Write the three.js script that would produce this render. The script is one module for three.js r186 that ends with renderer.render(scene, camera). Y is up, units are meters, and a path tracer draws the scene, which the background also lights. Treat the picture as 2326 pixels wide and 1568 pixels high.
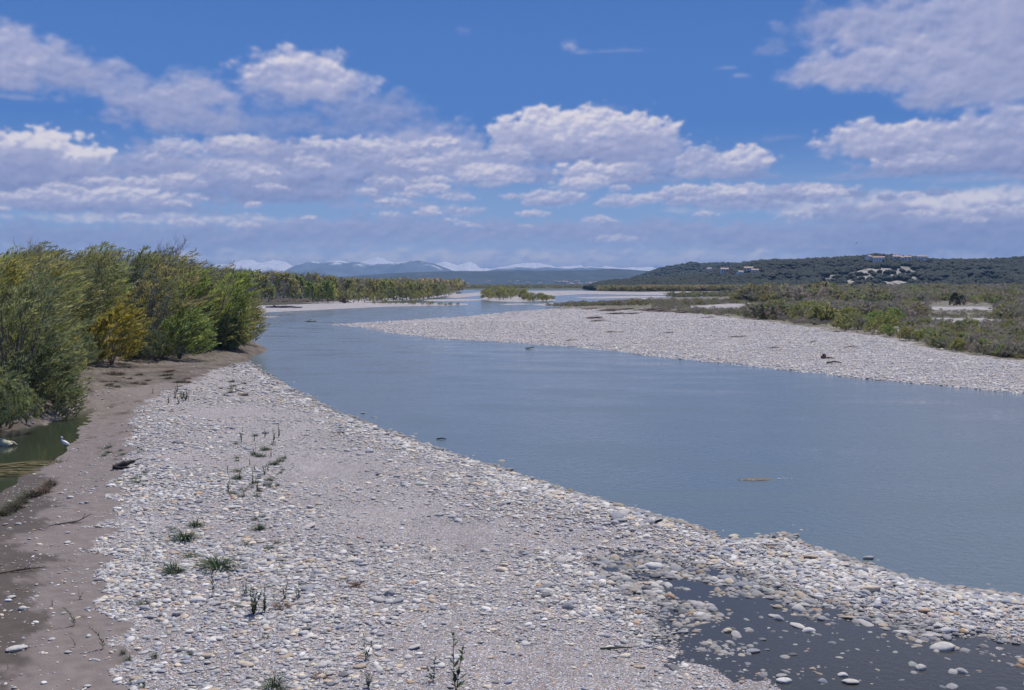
import * as THREE from 'three';
import { mergeGeometries } from 'three/addons/utils/BufferGeometryUtils.js';

// ---------------------------------------------------------------- camera, sun, exposure
const scene = new THREE.Scene();
const EYE = 9.0, PITCH = -0.0606, FOCAL = 2290;         // a camera on a bridge, 9 m above the water
const camera = new THREE.PerspectiveCamera(2 * Math.atan(784 / FOCAL) * 180 / Math.PI, 1024 / 690, 0.3, 60000);
camera.position.set(0, EYE, 0);
camera.rotation.x = PITCH;
const renderer = new THREE.WebGLRenderer({ antialias: true });
renderer.toneMapping = THREE.LinearToneMapping;
renderer.toneMappingExposure = 1.0;
renderer.shadowMap.enabled = true;

const SUN_AZ = 25 * Math.PI / 180, SUN_EL = 62 * Math.PI / 180;   // high, ahead of the camera and somewhat to the right
const sun = new THREE.DirectionalLight(new THREE.Color().setRGB(1.0, 0.93, 0.83), 4.7);
sun.name = 'sun';
sun.position.set(Math.sin(SUN_AZ) * Math.cos(SUN_EL) * 300, Math.sin(SUN_EL) * 300, -Math.cos(SUN_AZ) * Math.cos(SUN_EL) * 300 - 100);
sun.target.position.set(0, 0, -100);
sun.castShadow = true;
sun.shadow.radius = 1;
sun.shadow.mapSize.set(4096, 4096);
Object.assign(sun.shadow.camera, { left: -150, right: 150, top: 150, bottom: -150, near: 1, far: 800 });
scene.add(sun, sun.target);

scene.fog = new THREE.FogExp2(new THREE.Color().setRGB(0.32, 0.58, 1.0), 7e-5);

// ---------------------------------------------------------------- random numbers and noise
function rng(seed) {
  let a = seed >>> 0;
  return () => { a = (a + 0x6d2b79f5) | 0; let t = Math.imul(a ^ (a >>> 15), 1 | a); t = (t + Math.imul(t ^ (t >>> 7), 61 | t)) ^ t; return ((t ^ (t >>> 14)) >>> 0) / 4294967296; };
}
const PERM = new Uint8Array(512), GX = new Float32Array(256), GY = new Float32Array(256);
{
  const r = rng(77), p = [...Array(256).keys()];
  for (let i = 255; i > 0; i--) { const j = Math.floor(r() * (i + 1)); [p[i], p[j]] = [p[j], p[i]]; }
  for (let i = 0; i < 512; i++) PERM[i] = p[i & 255];
  for (let i = 0; i < 256; i++) { GX[i] = Math.cos(i * 2.39996); GY[i] = Math.sin(i * 2.39996); }
}
function noise(x, y) {                                   // gradient noise, about -0.7 .. 0.7
  const ix = Math.floor(x), iy = Math.floor(y), fx = x - ix, fy = y - iy, X = ix & 255, Y = iy & 255;
  const u = fx * fx * fx * (fx * (fx * 6 - 15) + 10), v = fy * fy * fy * (fy * (fy * 6 - 15) + 10);
  const a = PERM[PERM[X] + Y], b = PERM[PERM[X + 1] + Y], c = PERM[PERM[X] + Y + 1], d = PERM[PERM[X + 1] + Y + 1];
  const n0 = GX[a] * fx + GY[a] * fy, n1 = GX[b] * (fx - 1) + GY[b] * fy, n2 = GX[c] * fx + GY[c] * (fy - 1), n3 = GX[d] * (fx - 1) + GY[d] * (fy - 1);
  return (n0 + u * (n1 - n0)) + v * ((n2 + u * (n3 - n2)) - (n0 + u * (n1 - n0)));
}
function fbm(x, y, o = 4) { let s = 0, a = 1, n = 0; for (let i = 0; i < o; i++) { s += a * noise(x, y); n += a; a *= 0.52; x = x * 2.03 + 17.1; y = y * 2.03 - 9.7; } return s / n * 1.5; }
const clamp = (x, a = 0, b = 1) => Math.min(b, Math.max(a, x)), lerp = (a, b, t) => a + (b - a) * t;
const smooth = (a, b, x) => { const t = clamp((x - a) / (b - a)); return t * t * (3 - 2 * t); };
const RAD = Math.PI / 180;
const mix3 = (a, b, t) => [lerp(a[0], b[0], t), lerp(a[1], b[1], t), lerp(a[2], b[2], t)];

// ---------------------------------------------------------------- places: sightings measured as bearings from the bridge
const SP = Math.sin(PITCH), CP = Math.cos(PITCH);
function ray(px, py) { const u = px - 1163, v = 784 - py; return [u, v * CP + FOCAL * SP, v * SP - FOCAL * CP]; }
function W(px, py, h = 0) { const [x, y, z] = ray(px, py), t = (h - EYE) / y; return [x * t, z * t]; }           // on the level h
function atDepth(px, py, d) { const [x, y, z] = ray(px, py), t = d / -z; return [x * t, EYE + y * t, -d]; }
const skyDir = (px, py) => { const [x, y, z] = ray(px, py); return [Math.atan2(x, -z) / RAD, Math.atan2(y, Math.hypot(x, z)) / RAD]; };

// ---------------------------------------------------------------- the sky: air and clouds, by azimuth and elevation in degrees
function buildSky() {
  const Wd = 4096, Hd = 2048, data = new Float32Array(Wd * Hd * 4), r = rng(5);
  const blobs = [];
  // x, y, half width, half height (sightings), opacity, light of the top, light of the base, softness
  const B = (x, y, w, h, o = 1, top = 0.8, base = 0.25, soft = 0.5, f = 1) => { const [a, e] = skyDir(x, y); blobs.push({ a, e, w: w / 40, h: h / 40, o, top, base, soft, f }); };
  // far strips, low over the horizon
  B(1163, 606, 1800, 40, 0.95, 1.05, 1.0, 1.0); B(1163, 540, 1700, 40, 0.4, 0.66, 0.6, 1.3);
  B(350, 497, 330, 15, 0.75, 0.95, 0.85, 0.8, 0.6); B(700, 512, 300, 10, 0.5, 0.8, 0.6, 0.8, 0.6); B(1500, 520, 300, 9, 0.4, 0.8, 0.7, 0.8, 0.6);
  B(1860, 470, 300, 20, 0.55, 1.0, 0.9, 0.8, 0.6); B(2180, 462, 300, 34, 0.9, 1.02, 0.9, 0.7, 0.6); B(2150, 490, 190, 14, 0.9, 1.05, 0.95, 0.5, 0.7);
  B(250, 545, 400, 40, 0.7, 0.38, 0.3, 0.9); B(620, 540, 300, 34, 0.7, 0.42, 0.32, 0.9); B(900, 520, 260, 42, 0.7, 0.45, 0.3, 0.8); B(1180, 530, 260, 30, 0.65, 0.45, 0.35, 0.9);
  B(1500, 530, 330, 34, 0.65, 0.45, 0.32, 0.8); B(1800, 545, 300, 36, 0.75, 0.4, 0.3, 0.8); B(2150, 545, 330, 50, 0.85, 0.28, 0.16, 0.7); B(1960, 490, 150, 30, 0.75, 0.4, 0.24, 0.6); B(2240, 515, 160, 40, 0.8, 0.36, 0.2, 0.5);
  B(1300, 575, 500, 10, 0.4, 0.85, 0.75, 0.9, 0.6); B(1750, 560, 260, 9, 0.35, 0.7, 0.6, 0.9, 0.6); B(60, 540, 300, 22, 0.5, 0.3, 0.22, 0.9); B(1400, 542, 60, 9, 0.7, 0.95, 0.75, 0.6); B(750, 560, 160, 8, 0.4, 0.75, 0.7, 0.8);
  // the grey bank across the middle
  B(560, 332, 85, 24, 0.95, 1.08, 0.9, 0.35, 1.4); B(500, 410, 240, 56, 0.8, 0.52, 0.22, 0.55); B(330, 380, 130, 55, 0.7, 0.5, 0.3, 0.7); B(740, 400, 270, 62, 0.85, 0.6, 0.26, 0.5); B(980, 355, 170, 66, 0.8, 0.62, 0.34, 0.55); B(640, 350, 170, 34, 0.7, 0.42, 0.3, 0.5);
  B(850, 340, 75, 24, 0.8, 0.88, 0.5, 0.45, 1.3); B(1000, 322, 45, 12, 0.9, 1.05, 0.8, 0.4, 1.6); B(630, 448, 130, 18, 0.75, 0.26, 0.14, 0.5); B(500, 395, 70, 30, 0.5, 0.72, 0.45, 0.7); B(590, 398, 45, 24, 0.5, 0.8, 0.5, 0.7); B(960, 300, 100, 30, 0.35, 0.7, 0.5, 0.9);
  B(1000, 380, 60, 26, 0.85, 0.98, 0.5, 0.4, 1.3); B(1090, 372, 120, 34, 0.8, 0.75, 0.35, 0.5); B(1180, 398, 120, 22, 0.75, 0.6, 0.2, 0.5); B(900, 440, 200, 16, 0.5, 0.6, 0.45, 0.8); B(900, 468, 120, 14, 0.6, 0.6, 0.45, 0.8); B(980, 477, 22, 9, 0.9, 1.05, 0.9, 0.5); B(1050, 480, 60, 14, 0.6, 0.8, 0.6, 0.7);
  // soft clouds, upper left
  B(10, 120, 95, 66, 0.85, 0.72, 0.35, 0.7); B(100, 160, 150, 56, 0.85, 0.66, 0.3, 0.7); B(230, 185, 110, 38, 0.6, 0.52, 0.3, 0.9); B(30, 222, 70, 8, 0.4, 0.6, 0.5, 0.8); B(-120, 170, 160, 60, 0.7, 0.6, 0.3, 0.8);
  B(390, 240, 160, 66, 0.85, 0.62, 0.32, 0.7); B(430, 205, 90, 40, 0.6, 0.72, 0.5, 0.8); B(470, 285, 150, 36, 0.6, 0.48, 0.3, 0.9); B(600, 280, 170, 40, 0.35, 0.5, 0.3, 1.0);
  B(680, 172, 140, 58, 0.9, 0.92, 0.5, 0.6); B(745, 195, 110, 48, 0.75, 0.85, 0.45, 0.7); B(640, 215, 110, 40, 0.5, 0.6, 0.4, 0.8); B(850, 250, 140, 46, 0.6, 0.52, 0.3, 0.9); B(790, 290, 190, 30, 0.45, 0.42, 0.3, 1.0);
  // bright edged cloud at the left
  B(60, 352, 150, 50, 0.98, 1.12, 0.5, 0.26, 1.3); B(155, 370, 75, 56, 0.95, 1.08, 0.55, 0.3, 1.3); B(70, 400, 170, 52, 0.98, 0.42, 0.14, 0.4); B(-60, 380, 170, 70, 0.9, 0.5, 0.2, 0.5);
  B(290, 448, 95, 26, 0.92, 1.08, 0.6, 0.32, 1.5); B(120, 462, 150, 20, 0.85, 0.98, 0.5, 0.45, 1.3); B(250, 474, 260, 16, 0.7, 0.4, 0.22, 0.6); B(380, 462, 60, 16, 0.6, 0.6, 0.3, 0.6);
  // the cumulus in the centre
  B(1250, 300, 130, 52, 0.97, 1.02, 0.45, 0.32, 1.5); B(1390, 302, 150, 48, 0.97, 1.02, 0.42, 0.32, 1.5); B(1330, 330, 210, 44, 0.95, 0.78, 0.3, 0.4, 1.2); B(1470, 335, 90, 44, 0.7, 0.66, 0.35, 0.6); B(1180, 320, 80, 40, 0.7, 0.75, 0.45, 0.6); B(1340, 360, 230, 20, 0.75, 0.38, 0.18, 0.5); B(1370, 245, 60, 10, 0.3, 0.4, 0.4, 1.0);
  B(1370, 394, 100, 26, 0.95, 1.0, 0.42, 0.35, 1.4); B(1100, 390, 60, 20, 0.8, 0.9, 0.5, 0.45, 1.3); B(1500, 385, 110, 30, 0.7, 0.62, 0.3, 0.6); B(1400, 412, 160, 12, 0.6, 0.4, 0.22, 0.6);
  B(1685, 368, 66, 34, 0.95, 1.0, 0.5, 0.35, 1.4); B(1590, 372, 58, 34, 0.85, 0.8, 0.45, 0.45, 1.3); B(1620, 394, 80, 18, 0.8, 0.75, 0.4, 0.5); B(1690, 400, 80, 14, 0.6, 0.4, 0.25, 0.6);
  B(1260, 452, 72, 22, 0.85, 0.92, 0.45, 0.45, 1.3); B(1410, 460, 56, 17, 0.85, 0.95, 0.5, 0.45, 1.3); B(1470, 446, 40, 8, 0.8, 1.0, 0.8, 0.5); B(1540, 445, 55, 22, 0.85, 0.9, 0.4, 0.4, 1.3); B(1690, 446, 130, 26, 0.92, 0.98, 0.38, 0.4, 1.4); B(1830, 440, 120, 22, 0.9, 0.75, 0.28, 0.45, 1.3); B(1920, 442, 50, 10, 0.8, 0.3, 0.2, 0.5); B(1700, 470, 150, 9, 0.6, 0.4, 0.3, 0.7);
  B(2015, 448, 22, 9, 0.85, 0.3, 0.18, 0.4, 1.5); B(2130, 436, 38, 8, 0.8, 0.28, 0.2, 0.4, 1.3); B(2075, 480, 34, 9, 0.7, 0.3, 0.2, 0.5, 1.5); B(1810, 492, 40, 16, 0.8, 0.9, 0.6, 0.5, 1.3);
  // the big soft cloud, upper right
  B(2140, 50, 300, 80, 0.85, 0.62, 0.4, 0.7); B(2040, 150, 230, 62, 0.92, 0.66, 0.42, 0.6); B(1880, 172, 95, 38, 0.85, 0.62, 0.45, 0.6); B(2240, 190, 170, 66, 0.9, 0.58, 0.4, 0.7); B(2330, 90, 160, 110, 0.9, 0.55, 0.35, 0.7); B(1900, 60, 110, 50, 0.5, 0.5, 0.4, 1.0); B(1750, 110, 40, 18, 0.35, 0.45, 0.4, 0.9); B(2150, 215, 120, 30, 0.7, 0.5, 0.35, 0.8); B(2460, 110, 200, 160, 0.9, 0.6, 0.35, 0.8);
  B(2020, 318, 150, 40, 0.95, 0.86, 0.4, 0.45, 1.2); B(2110, 340, 180, 50, 0.95, 0.72, 0.26, 0.45, 1.1); B(2130, 372, 130, 22, 0.9, 0.85, 0.3, 0.45, 1.2); B(2290, 310, 110, 60, 0.9, 0.75, 0.3, 0.5, 1.2); B(2310, 365, 130, 40, 0.9, 0.4, 0.16, 0.5); B(2090, 390, 150, 16, 0.7, 0.3, 0.16, 0.6); B(1960, 400, 130, 10, 0.4, 0.55, 0.5, 0.9); B(2250, 405, 160, 9, 0.5, 0.6, 0.5, 0.8); B(1770, 315, 60, 9, 0.25, 0.45, 0.4, 1.0);
  for (let i = 0; i < 60; i++) { const y = lerp(405, 520, r()), x = lerp(-40, 2380, r()), w = lerp(26, 80, r() * r()) * (1 - (y - 405) / 320); B(x, y, w, w * lerp(0.2, 0.34, r()), 0.6 + 0.35 * r(), 0.95 + 0.15 * r(), 0.4 + 0.2 * r(), 0.4, 1.4); if (r() < 0.6) B(x + w * 0.8 * (r() - 0.3), y - w * 0.10, w * 0.55, w * 0.2, 0.8, 1.02, 0.6, 0.4, 1.5); }
  for (let i = 0; i < 26; i++) { const y = lerp(330, 420, r()), x = lerp(260, 1180, r()), w = lerp(26, 62, r()); B(x, y, w, w * 0.42, 0.55 + 0.3 * r(), 0.9 + 0.2 * r(), 0.4, 0.5, 1.4); }
  // wisps
  B(1290, 105, 22, 16, 0.34, 0.9, 0.8, 1.2); B(1320, 118, 24, 9, 0.3, 0.85, 0.8, 1.2); B(1400, 116, 80, 5, 0.26, 0.8, 0.8, 1.2, 0.6); B(1650, 155, 28, 4, 0.4, 0.9, 0.9, 1.0, 0.6); B(1685, 172, 24, 5, 0.3, 0.9, 0.9, 1.0, 0.6); B(1055, 68, 20, 14, 0.18, 0.7, 0.7, 1.3);
  // the same broken clouds go on all round, out of the frame
  for (let i = 0; i < 130; i++) {
    const a = -180 + 360 * r(), e = 3 + 30 * r() * r() + 6 * r();
    if (Math.abs(a) < 32 && e < 17) continue;
    const w = 3 + 6 * r(), h = 0.9 + e * 0.05 * (0.6 + r());
    for (let k = 0; k < 3; k++) blobs.push({ a: a + (r() - 0.5) * w * 1.3, e: e + (r() - 0.5) * h * 0.7, w: w * (0.4 + 0.5 * r()), h: h * (0.6 + 0.5 * r()), o: 0.6 + 0.35 * r(), top: 0.7 + 0.3 * r(), base: 0.25 + 0.15 * r(), soft: 0.5 + 0.3 * r(), f: 1 });
  }
  const TOP = [0.050, 0.132, 0.435], MID = [0.080, 0.21, 0.55], LOW = [0.27, 0.41, 0.67], HOR = [0.66, 0.66, 0.80];
  const DARK = [0.20, 0.25, 0.48], LIT = [0.46, 0.475, 0.67], BRIGHT = [0.80, 0.75, 0.80];
  for (let row = 0; row < Hd; row++) {
    const e = ((row + 0.5) / Hd - 0.5) * 180;
    const t = Math.max(e, 0);
    const air = t < 3 ? mix3(HOR, LOW, smooth(0, 3, t)) : t < 9 ? mix3(LOW, MID, smooth(3, 9, t)) : mix3(MID, TOP, smooth(9, 24, t));
    const here = blobs.filter((b) => e > -1.5 && Math.abs(e - b.e) < b.h * 2.2 + 0.8);
    const cosE = Math.cos(e * RAD);
    for (let col = 0; col < Wd; col++) {
      const at = (row * Wd + col) * 4;
      let a = ((col + 0.5) / Wd - 0.5) * 360 + 90; if (a > 180) a -= 360;
      let c0 = air[0], c1 = air[1], c2 = air[2];
      if (e > -1.5) {
        // brighter, whiter air around the sun
        const near = Math.cos((a - 25) * RAD) * cosE * Math.cos(SUN_EL) + Math.sin(e * RAD) * Math.sin(SUN_EL);
        const g = 0.25 * Math.pow(Math.max(near, 0), 10); c0 += g * 0.5; c1 += g * 0.5; c2 += g * 0.45;
        let wa = 0, we = 0, done = false;
        for (const b of here) {
          let da = a - b.a; if (da > 180) da -= 360; else if (da < -180) da += 360;
          if (Math.abs(da) > b.w * 2.1 + 0.9) continue;
          if (!done) { wa = fbm(a * 0.55 + 3, e * 0.8 + 7, 4); we = fbm(a * 0.55 + 31, e * 0.8 - 17, 4); done = true; }
          const k = Math.min(b.h, 1.6), x = (da + wa * 0.9 * k) / b.w, y0 = e - b.e + we * 0.55 * k, y = y0 / (y0 > 0 ? b.h : b.h * 0.8);
          const m = 1 - Math.sqrt(x * x + y * y);
          if (m < -0.75) continue;
          const fq = 1.15 * b.f / Math.sqrt(Math.max(b.h, 0.2)), n = fbm(a * fq * 0.8 + b.a * 3, e * fq * 1.25 + b.e * 5, 6);
          const d = m + 0.15 + 0.60 * n, al = smooth(0.0, b.soft * 0.95, d) * b.o;
          if (al < 0.004) continue;
          const n2 = fbm((a - 0.10 / fq) * fq * 0.8 + b.a * 3, (e + 0.20 / fq) * fq * 1.25 + b.e * 5, 4);
          let l = lerp(b.base, b.top, smooth(-0.75, 0.75, y + 0.35 * n)) + 0.62 * (n - n2) * (0.4 + b.top) + 0.16 * (1 - smooth(0.05, 0.5, d)) + 0.13 * fbm(a * 2.6 + 5, e * 3.9 + b.e, 4);
          l = clamp(l + 0.14 * smooth(4.2, 1.5, e), 0.02, 1.2);
          const q = l < 0.8 ? mix3(DARK, LIT, l / 0.8) : mix3(LIT, BRIGHT, Math.min(1, (l - 0.8) / 0.35));
          c0 += (q[0] - c0) * al; c1 += (q[1] - c1) * al; c2 += (q[2] - c2) * al;
        }
      }
      data[at] = c0; data[at + 1] = c1; data[at + 2] = c2; data[at + 3] = 1;
    }
  }
  const tex = new THREE.DataTexture(data, Wd, Hd, THREE.RGBAFormat, THREE.FloatType);
  tex.mapping = THREE.EquirectangularReflectionMapping; tex.magFilter = THREE.LinearFilter; tex.needsUpdate = true;
  return tex;
}
scene.background = scene.environment = buildSky();

// ---------------------------------------------------------------- naming and tagging
const used = new Map();
function numbered(name) { const k = used.get(name) ?? 0; used.set(name, k + 1); return k ? name + '_' + String(k).padStart(3, '0') : name; }
function tag(o, label, category, group) { o.userData.label = label; if (category) o.userData.category = category; if (group) o.userData.group = group; return o; }
function shade(o) { o.traverse((m) => { if (m.isMesh) { m.castShadow = true; m.receiveShadow = true; } }); return o; }
function group(name, label, category, [x, y, z], turn = 0, grp) {
  const g = new THREE.Group(); g.name = numbered(name); g.position.set(x, y, z); g.rotation.y = turn; scene.add(g); return tag(g, label, category, grp);
}
function part(name, geometry, material, parent) { const m = new THREE.Mesh(geometry, material); m.name = name; m.castShadow = m.receiveShadow = true; parent.add(m); return m; }
function structure(name, geometry, material) { const m = new THREE.Mesh(geometry, material); m.name = numbered(name); m.userData.kind = 'structure'; m.castShadow = m.receiveShadow = true; scene.add(m); return m; }
function copyOf(proto, label, grp) {
  const c = proto.clone(); c.name = numbered(proto.name.replace(/_\d{3}$/, '')); c.userData = { ...proto.userData, label }; if (grp) c.userData.group = grp; else delete c.userData.group; scene.add(c); return c;
}
// collects triangles with colours
class Tris {
  constructor() { this.p = []; this.n = []; this.c = []; this.i = []; }
  vert(x, y, z, nx, ny, nz, c) { this.p.push(x, y, z); this.n.push(nx, ny, nz); this.c.push(c[0], c[1], c[2]); return this.p.length / 3 - 1; }
  // a blade: a narrow rhombus from a along d, as wide as w across s
  blade(ax, ay, az, dx, dy, dz, sx, sy, sz, w, c) {
    let nx = dy * sz - dz * sy, ny = dz * sx - dx * sz, nz = dx * sy - dy * sx; const l = Math.hypot(nx, ny, nz) || 1; nx /= l; ny /= l; nz /= l;
    const m = 0.45, k = this.p.length / 3;
    this.vert(ax, ay, az, nx, ny, nz, c); this.vert(ax + dx * m + sx * w, ay + dy * m + sy * w, az + dz * m + sz * w, nx, ny, nz, c);
    this.vert(ax + dx, ay + dy, az + dz, nx, ny, nz, c); this.vert(ax + dx * m - sx * w, ay + dy * m - sy * w, az + dz * m - sz * w, nx, ny, nz, c);
    this.i.push(k, k + 2, k + 1, k, k + 3, k + 2);
  }
  // a tapered, bent branch through points [x, y, z, radius]
  branch(pts, c, sides = 5) {
    const base = this.p.length / 3, v = new THREE.Vector3(), t = new THREE.Vector3(), u = new THREE.Vector3(), w = new THREE.Vector3();
    pts.forEach((q, k) => {
      const a = pts[Math.max(0, k - 1)], b = pts[Math.min(pts.length - 1, k + 1)];
      t.set(b[0] - a[0], b[1] - a[1], b[2] - a[2]).normalize(); u.set(0.31, 0.17, 0.93).cross(t).normalize(); if (!u.lengthSq()) u.set(1, 0, 0); w.crossVectors(t, u);
      for (let s = 0; s < sides; s++) { const f = s / sides * 2 * Math.PI; v.copy(u).multiplyScalar(Math.cos(f)).addScaledVector(w, Math.sin(f)); this.vert(q[0] + v.x * q[3], q[1] + v.y * q[3], q[2] + v.z * q[3], v.x, v.y, v.z, c); }
    });
    for (let k = 0; k < pts.length - 1; k++) for (let s = 0; s < sides; s++) { const a = base + k * sides + s, b = base + k * sides + (s + 1) % sides; this.i.push(a, b, a + sides, b, b + sides, a + sides); }
    const cap = (k, flip) => { const o = base + k * sides; for (let s = 1; s < sides - 1; s++) flip ? this.i.push(o, o + s + 1, o + s) : this.i.push(o, o + s, o + s + 1); };
    cap(0, true); cap(pts.length - 1, false);
  }
  geometry() {
    const g = new THREE.BufferGeometry();
    g.setAttribute('position', new THREE.BufferAttribute(new Float32Array(this.p), 3)); g.setAttribute('normal', new THREE.BufferAttribute(new Float32Array(this.n), 3)); g.setAttribute('color', new THREE.BufferAttribute(new Float32Array(this.c), 3));
    g.setIndex(this.i); return g;
  }
}

// ---------------------------------------------------------------- textures (colour and fine relief only)
function canvasTexture(size, paint, srgb, repeat) {
  const c = document.createElement('canvas'); c.width = c.height = size; paint(c.getContext('2d'), size);
  const t = new THREE.CanvasTexture(c); t.wrapS = t.wrapT = THREE.RepeatWrapping; t.magFilter = THREE.LinearFilter; if (srgb) t.colorSpace = THREE.SRGBColorSpace; if (repeat) t.repeat.set(repeat, repeat); return t;
}
function dataTexture(size, f, srgb) {
  const d = new Uint8Array(size * size * 4);
  for (let y = 0; y < size; y++) for (let x = 0; x < size; x++) { const v = f(x / size, y / size), o = (y * size + x) * 4; d[o] = clamp(v[0]) * 255; d[o + 1] = clamp(v[1]) * 255; d[o + 2] = clamp(v[2]) * 255; d[o + 3] = 255; }
  const t = new THREE.DataTexture(d, size, size); t.wrapS = t.wrapT = THREE.RepeatWrapping; t.magFilter = THREE.LinearFilter; if (srgb) t.colorSpace = THREE.SRGBColorSpace; t.needsUpdate = true; return t;
}
// noise that tiles over the unit square
function tiled(u, v, f, o = 4, seed = 0) {
  const s = (a, b) => fbm(a * f + seed * 13.7, b * f + seed * 7.3, o), k = (x) => x * x * (3 - 2 * x), a = k(u), b = k(v);
  const n = s(u, v) * (1 - a) * (1 - b) + s(u - 1, v) * a * (1 - b) + s(u, v - 1) * (1 - a) * b + s(u - 1, v - 1) * a * b;
  return n / Math.sqrt(((1 - a) ** 2 + a * a) * ((1 - b) ** 2 + b * b));
}
function pebbleCanvas(relief) {
  return (g, S) => {
    const r = rng(11); g.fillStyle = relief ? '#1c1c1c' : '#77706c'; g.fillRect(0, 0, S, S);
    for (let i = 0; i < 9000; i++) {
      const big = i > 7400, x = r() * S, y = r() * S, w = (big ? 7 + 9 * r() : 2.5 + 4.5 * r()), h = w * (0.55 + 0.35 * r()), an = r() * 3.14, q = r(), v = 105 + 110 * Math.pow(r(), 0.8);
      const col = relief ? null : q < 0.5 ? [v, v, v + 8] : q < 0.72 ? [v * 0.86, v * 0.9, v + 4] : q < 0.9 ? [v + 8, v * 0.96, v * 0.86] : q < 0.96 ? [v + 10, v * 0.88, v * 0.76] : [v * 0.6, v * 0.6, v * 0.64];
      for (const [ox, oy] of [[0, 0], [S, 0], [0, S], [-S, 0], [0, -S]]) {
        if (x + ox < -20 || x + ox > S + 20 || y + oy < -20 || y + oy > S + 20) continue;
        if (relief) { const gr = g.createRadialGradient(x + ox, y + oy, 0, x + ox, y + oy, w); const m = Math.round(130 + 120 * (w / 16)); gr.addColorStop(0, `rgb(${m},${m},${m})`); gr.addColorStop(1, 'rgb(60,60,60)'); g.fillStyle = gr; } else g.fillStyle = `rgb(${col.map((c) => Math.round(clamp(c, 0, 255))).join(',')})`;
        g.beginPath(); g.ellipse(x + ox, y + oy, w, h, an, 0, 6.3); g.fill();
      }
    }
  };
}
const pebbleMap = canvasTexture(1024, pebbleCanvas(false), true), pebbleBump = canvasTexture(1024, pebbleCanvas(true), false);
const grainMap = dataTexture(512, (u, v) => { const n = 0.80 + 0.10 * tiled(u, v, 6, 5, 1) + 0.10 * tiled(u, v, 60, 3, 2); return [n, n, n]; }, true);
const grainBump = dataTexture(512, (u, v) => { const n = 0.5 + 0.3 * tiled(u, v, 10, 5, 3) + 0.12 * tiled(u, v, 70, 2, 4); return [n, n, n]; });

// ---------------------------------------------------------------- outlines of land and water, at water level
class Outline {
  constructor(list, h = 0) { this.set(list.map(([x, y]) => W(x, y, h))); }
  set(p) { this.p = p; const xs = p.map((q) => q[0]), zs = p.map((q) => q[1]); this.box = [Math.min(...xs), Math.max(...xs), Math.min(...zs), Math.max(...zs)]; return this; }
  sd(x, z, reach = 1e9) {                                 // signed distance, positive inside
    const b = this.box, out = Math.max(b[0] - x, x - b[1], b[2] - z, z - b[3]);
    if (out > reach) return -out;
    let best = 1e18, inside = false; const p = this.p;
    for (let i = 0, j = p.length - 1; i < p.length; j = i++) {
      const ax = p[j][0], az = p[j][1], bx = p[i][0], bz = p[i][1], dx = bx - ax, dz = bz - az;
      const t = clamp(((x - ax) * dx + (z - az) * dz) / (dx * dx + dz * dz)), ex = ax + dx * t - x, ez = az + dz * t - z, d = ex * ex + ez * ez;
      if (d < best) best = d;
      if ((az > z) !== (bz > z) && x < (bx - ax) * (z - az) / (bz - az) + ax) inside = !inside;
    }
    return inside ? Math.sqrt(best) : -Math.sqrt(best);
  }
}
const nearLand = new Outline([[-900, 2600], [-1600, 1500], [-900, 900], [-700, 745], [100, 735], [400, 735], [548, 748], [556, 770], [566, 786], [590, 795], [585, 803], [560, 808], [556, 816], [620, 856], [700, 902], [760, 933], [838, 962], [875, 976], [950, 1003], [1080, 1044], [1200, 1084], [1290, 1116], [1400, 1146], [1500, 1172], [1590, 1200], [1640, 1226], [1700, 1224], [1780, 1208], [1850, 1240], [1950, 1282], [2050, 1312], [2170, 1338], [2326, 1356], [2560, 1400], [3000, 1560], [3300, 1900], [2400, 2600]]);
const woodLand = new Outline([[-900, 745], [-1000, 690], [-400, 655], [600, 653], [1030, 656], [1037, 666], [1034, 671], [980, 677], [946, 682], [880, 684], [800, 689], [900, 689.5], [1010, 690.5], [1066, 690], [1062, 692.5], [980, 695], [870, 697], [750, 703], [690, 705.5], [600, 710], [560, 710], [545, 722], [400, 728]]);
const farLand = new Outline([[745, 738], [850, 732.5], [950, 726.5], [1050, 720], [1140, 711], [1220, 704], [1262, 700], [1290, 696], [1230, 694.5], [1205, 691], [1290, 690], [1345, 687], [1420, 684.5], [1385, 682], [1430, 679], [1600, 675.5], [1680, 671], [1500, 668], [1420, 664], [1600, 661], [2000, 658], [3400, 656], [4200, 700], [3600, 840], [3300, 980], [2700, 926], [2326, 895], [2200, 882], [2100, 873], [2000, 863], [1900, 853], [1800, 842], [1700, 832], [1600, 821], [1500, 811], [1400, 798], [1300, 788], [1200, 781], [1100, 774.5], [1000, 769], [900, 758], [830, 744.5], [790, 740.5]]);
const isles = [
  [[1092, 680], [1098, 672], [1130, 668], [1200, 670], [1250, 677], [1268, 683], [1180, 686], [1120, 684.5]],
  [[1010, 676], [1040, 668], [1100, 663], [1300, 661.5], [1480, 663], [1640, 668], [1500, 670.5], [1330, 668], [1260, 672], [1130, 667], [1090, 671.5], [1040, 677]],
  [[955, 681.5], [1040, 679.5], [1130, 680.5], [1060, 684], [970, 684.5]],
  [[1128, 691], [1190, 689.5], [1206, 691.5], [1150, 692.8]],
  [[1300, 676], [1420, 673], [1560, 673.5], [1450, 676.5], [1340, 678.5]],
  [[562, 719], [600, 717.5], [640, 719.5], [600, 722]],
].map((q) => new Outline(q));
const creekOutline = new Outline([[-260, 1120], [-260, 990], [-60, 985], [40, 978], [70, 970], [130, 958], [185, 938], [203, 930], [206, 938], [190, 960], [172, 985], [160, 1006], [135, 1030], [105, 1052], [75, 1066], [40, 1090], [0, 1118], [-60, 1160], [-260, 1240]]);
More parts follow.
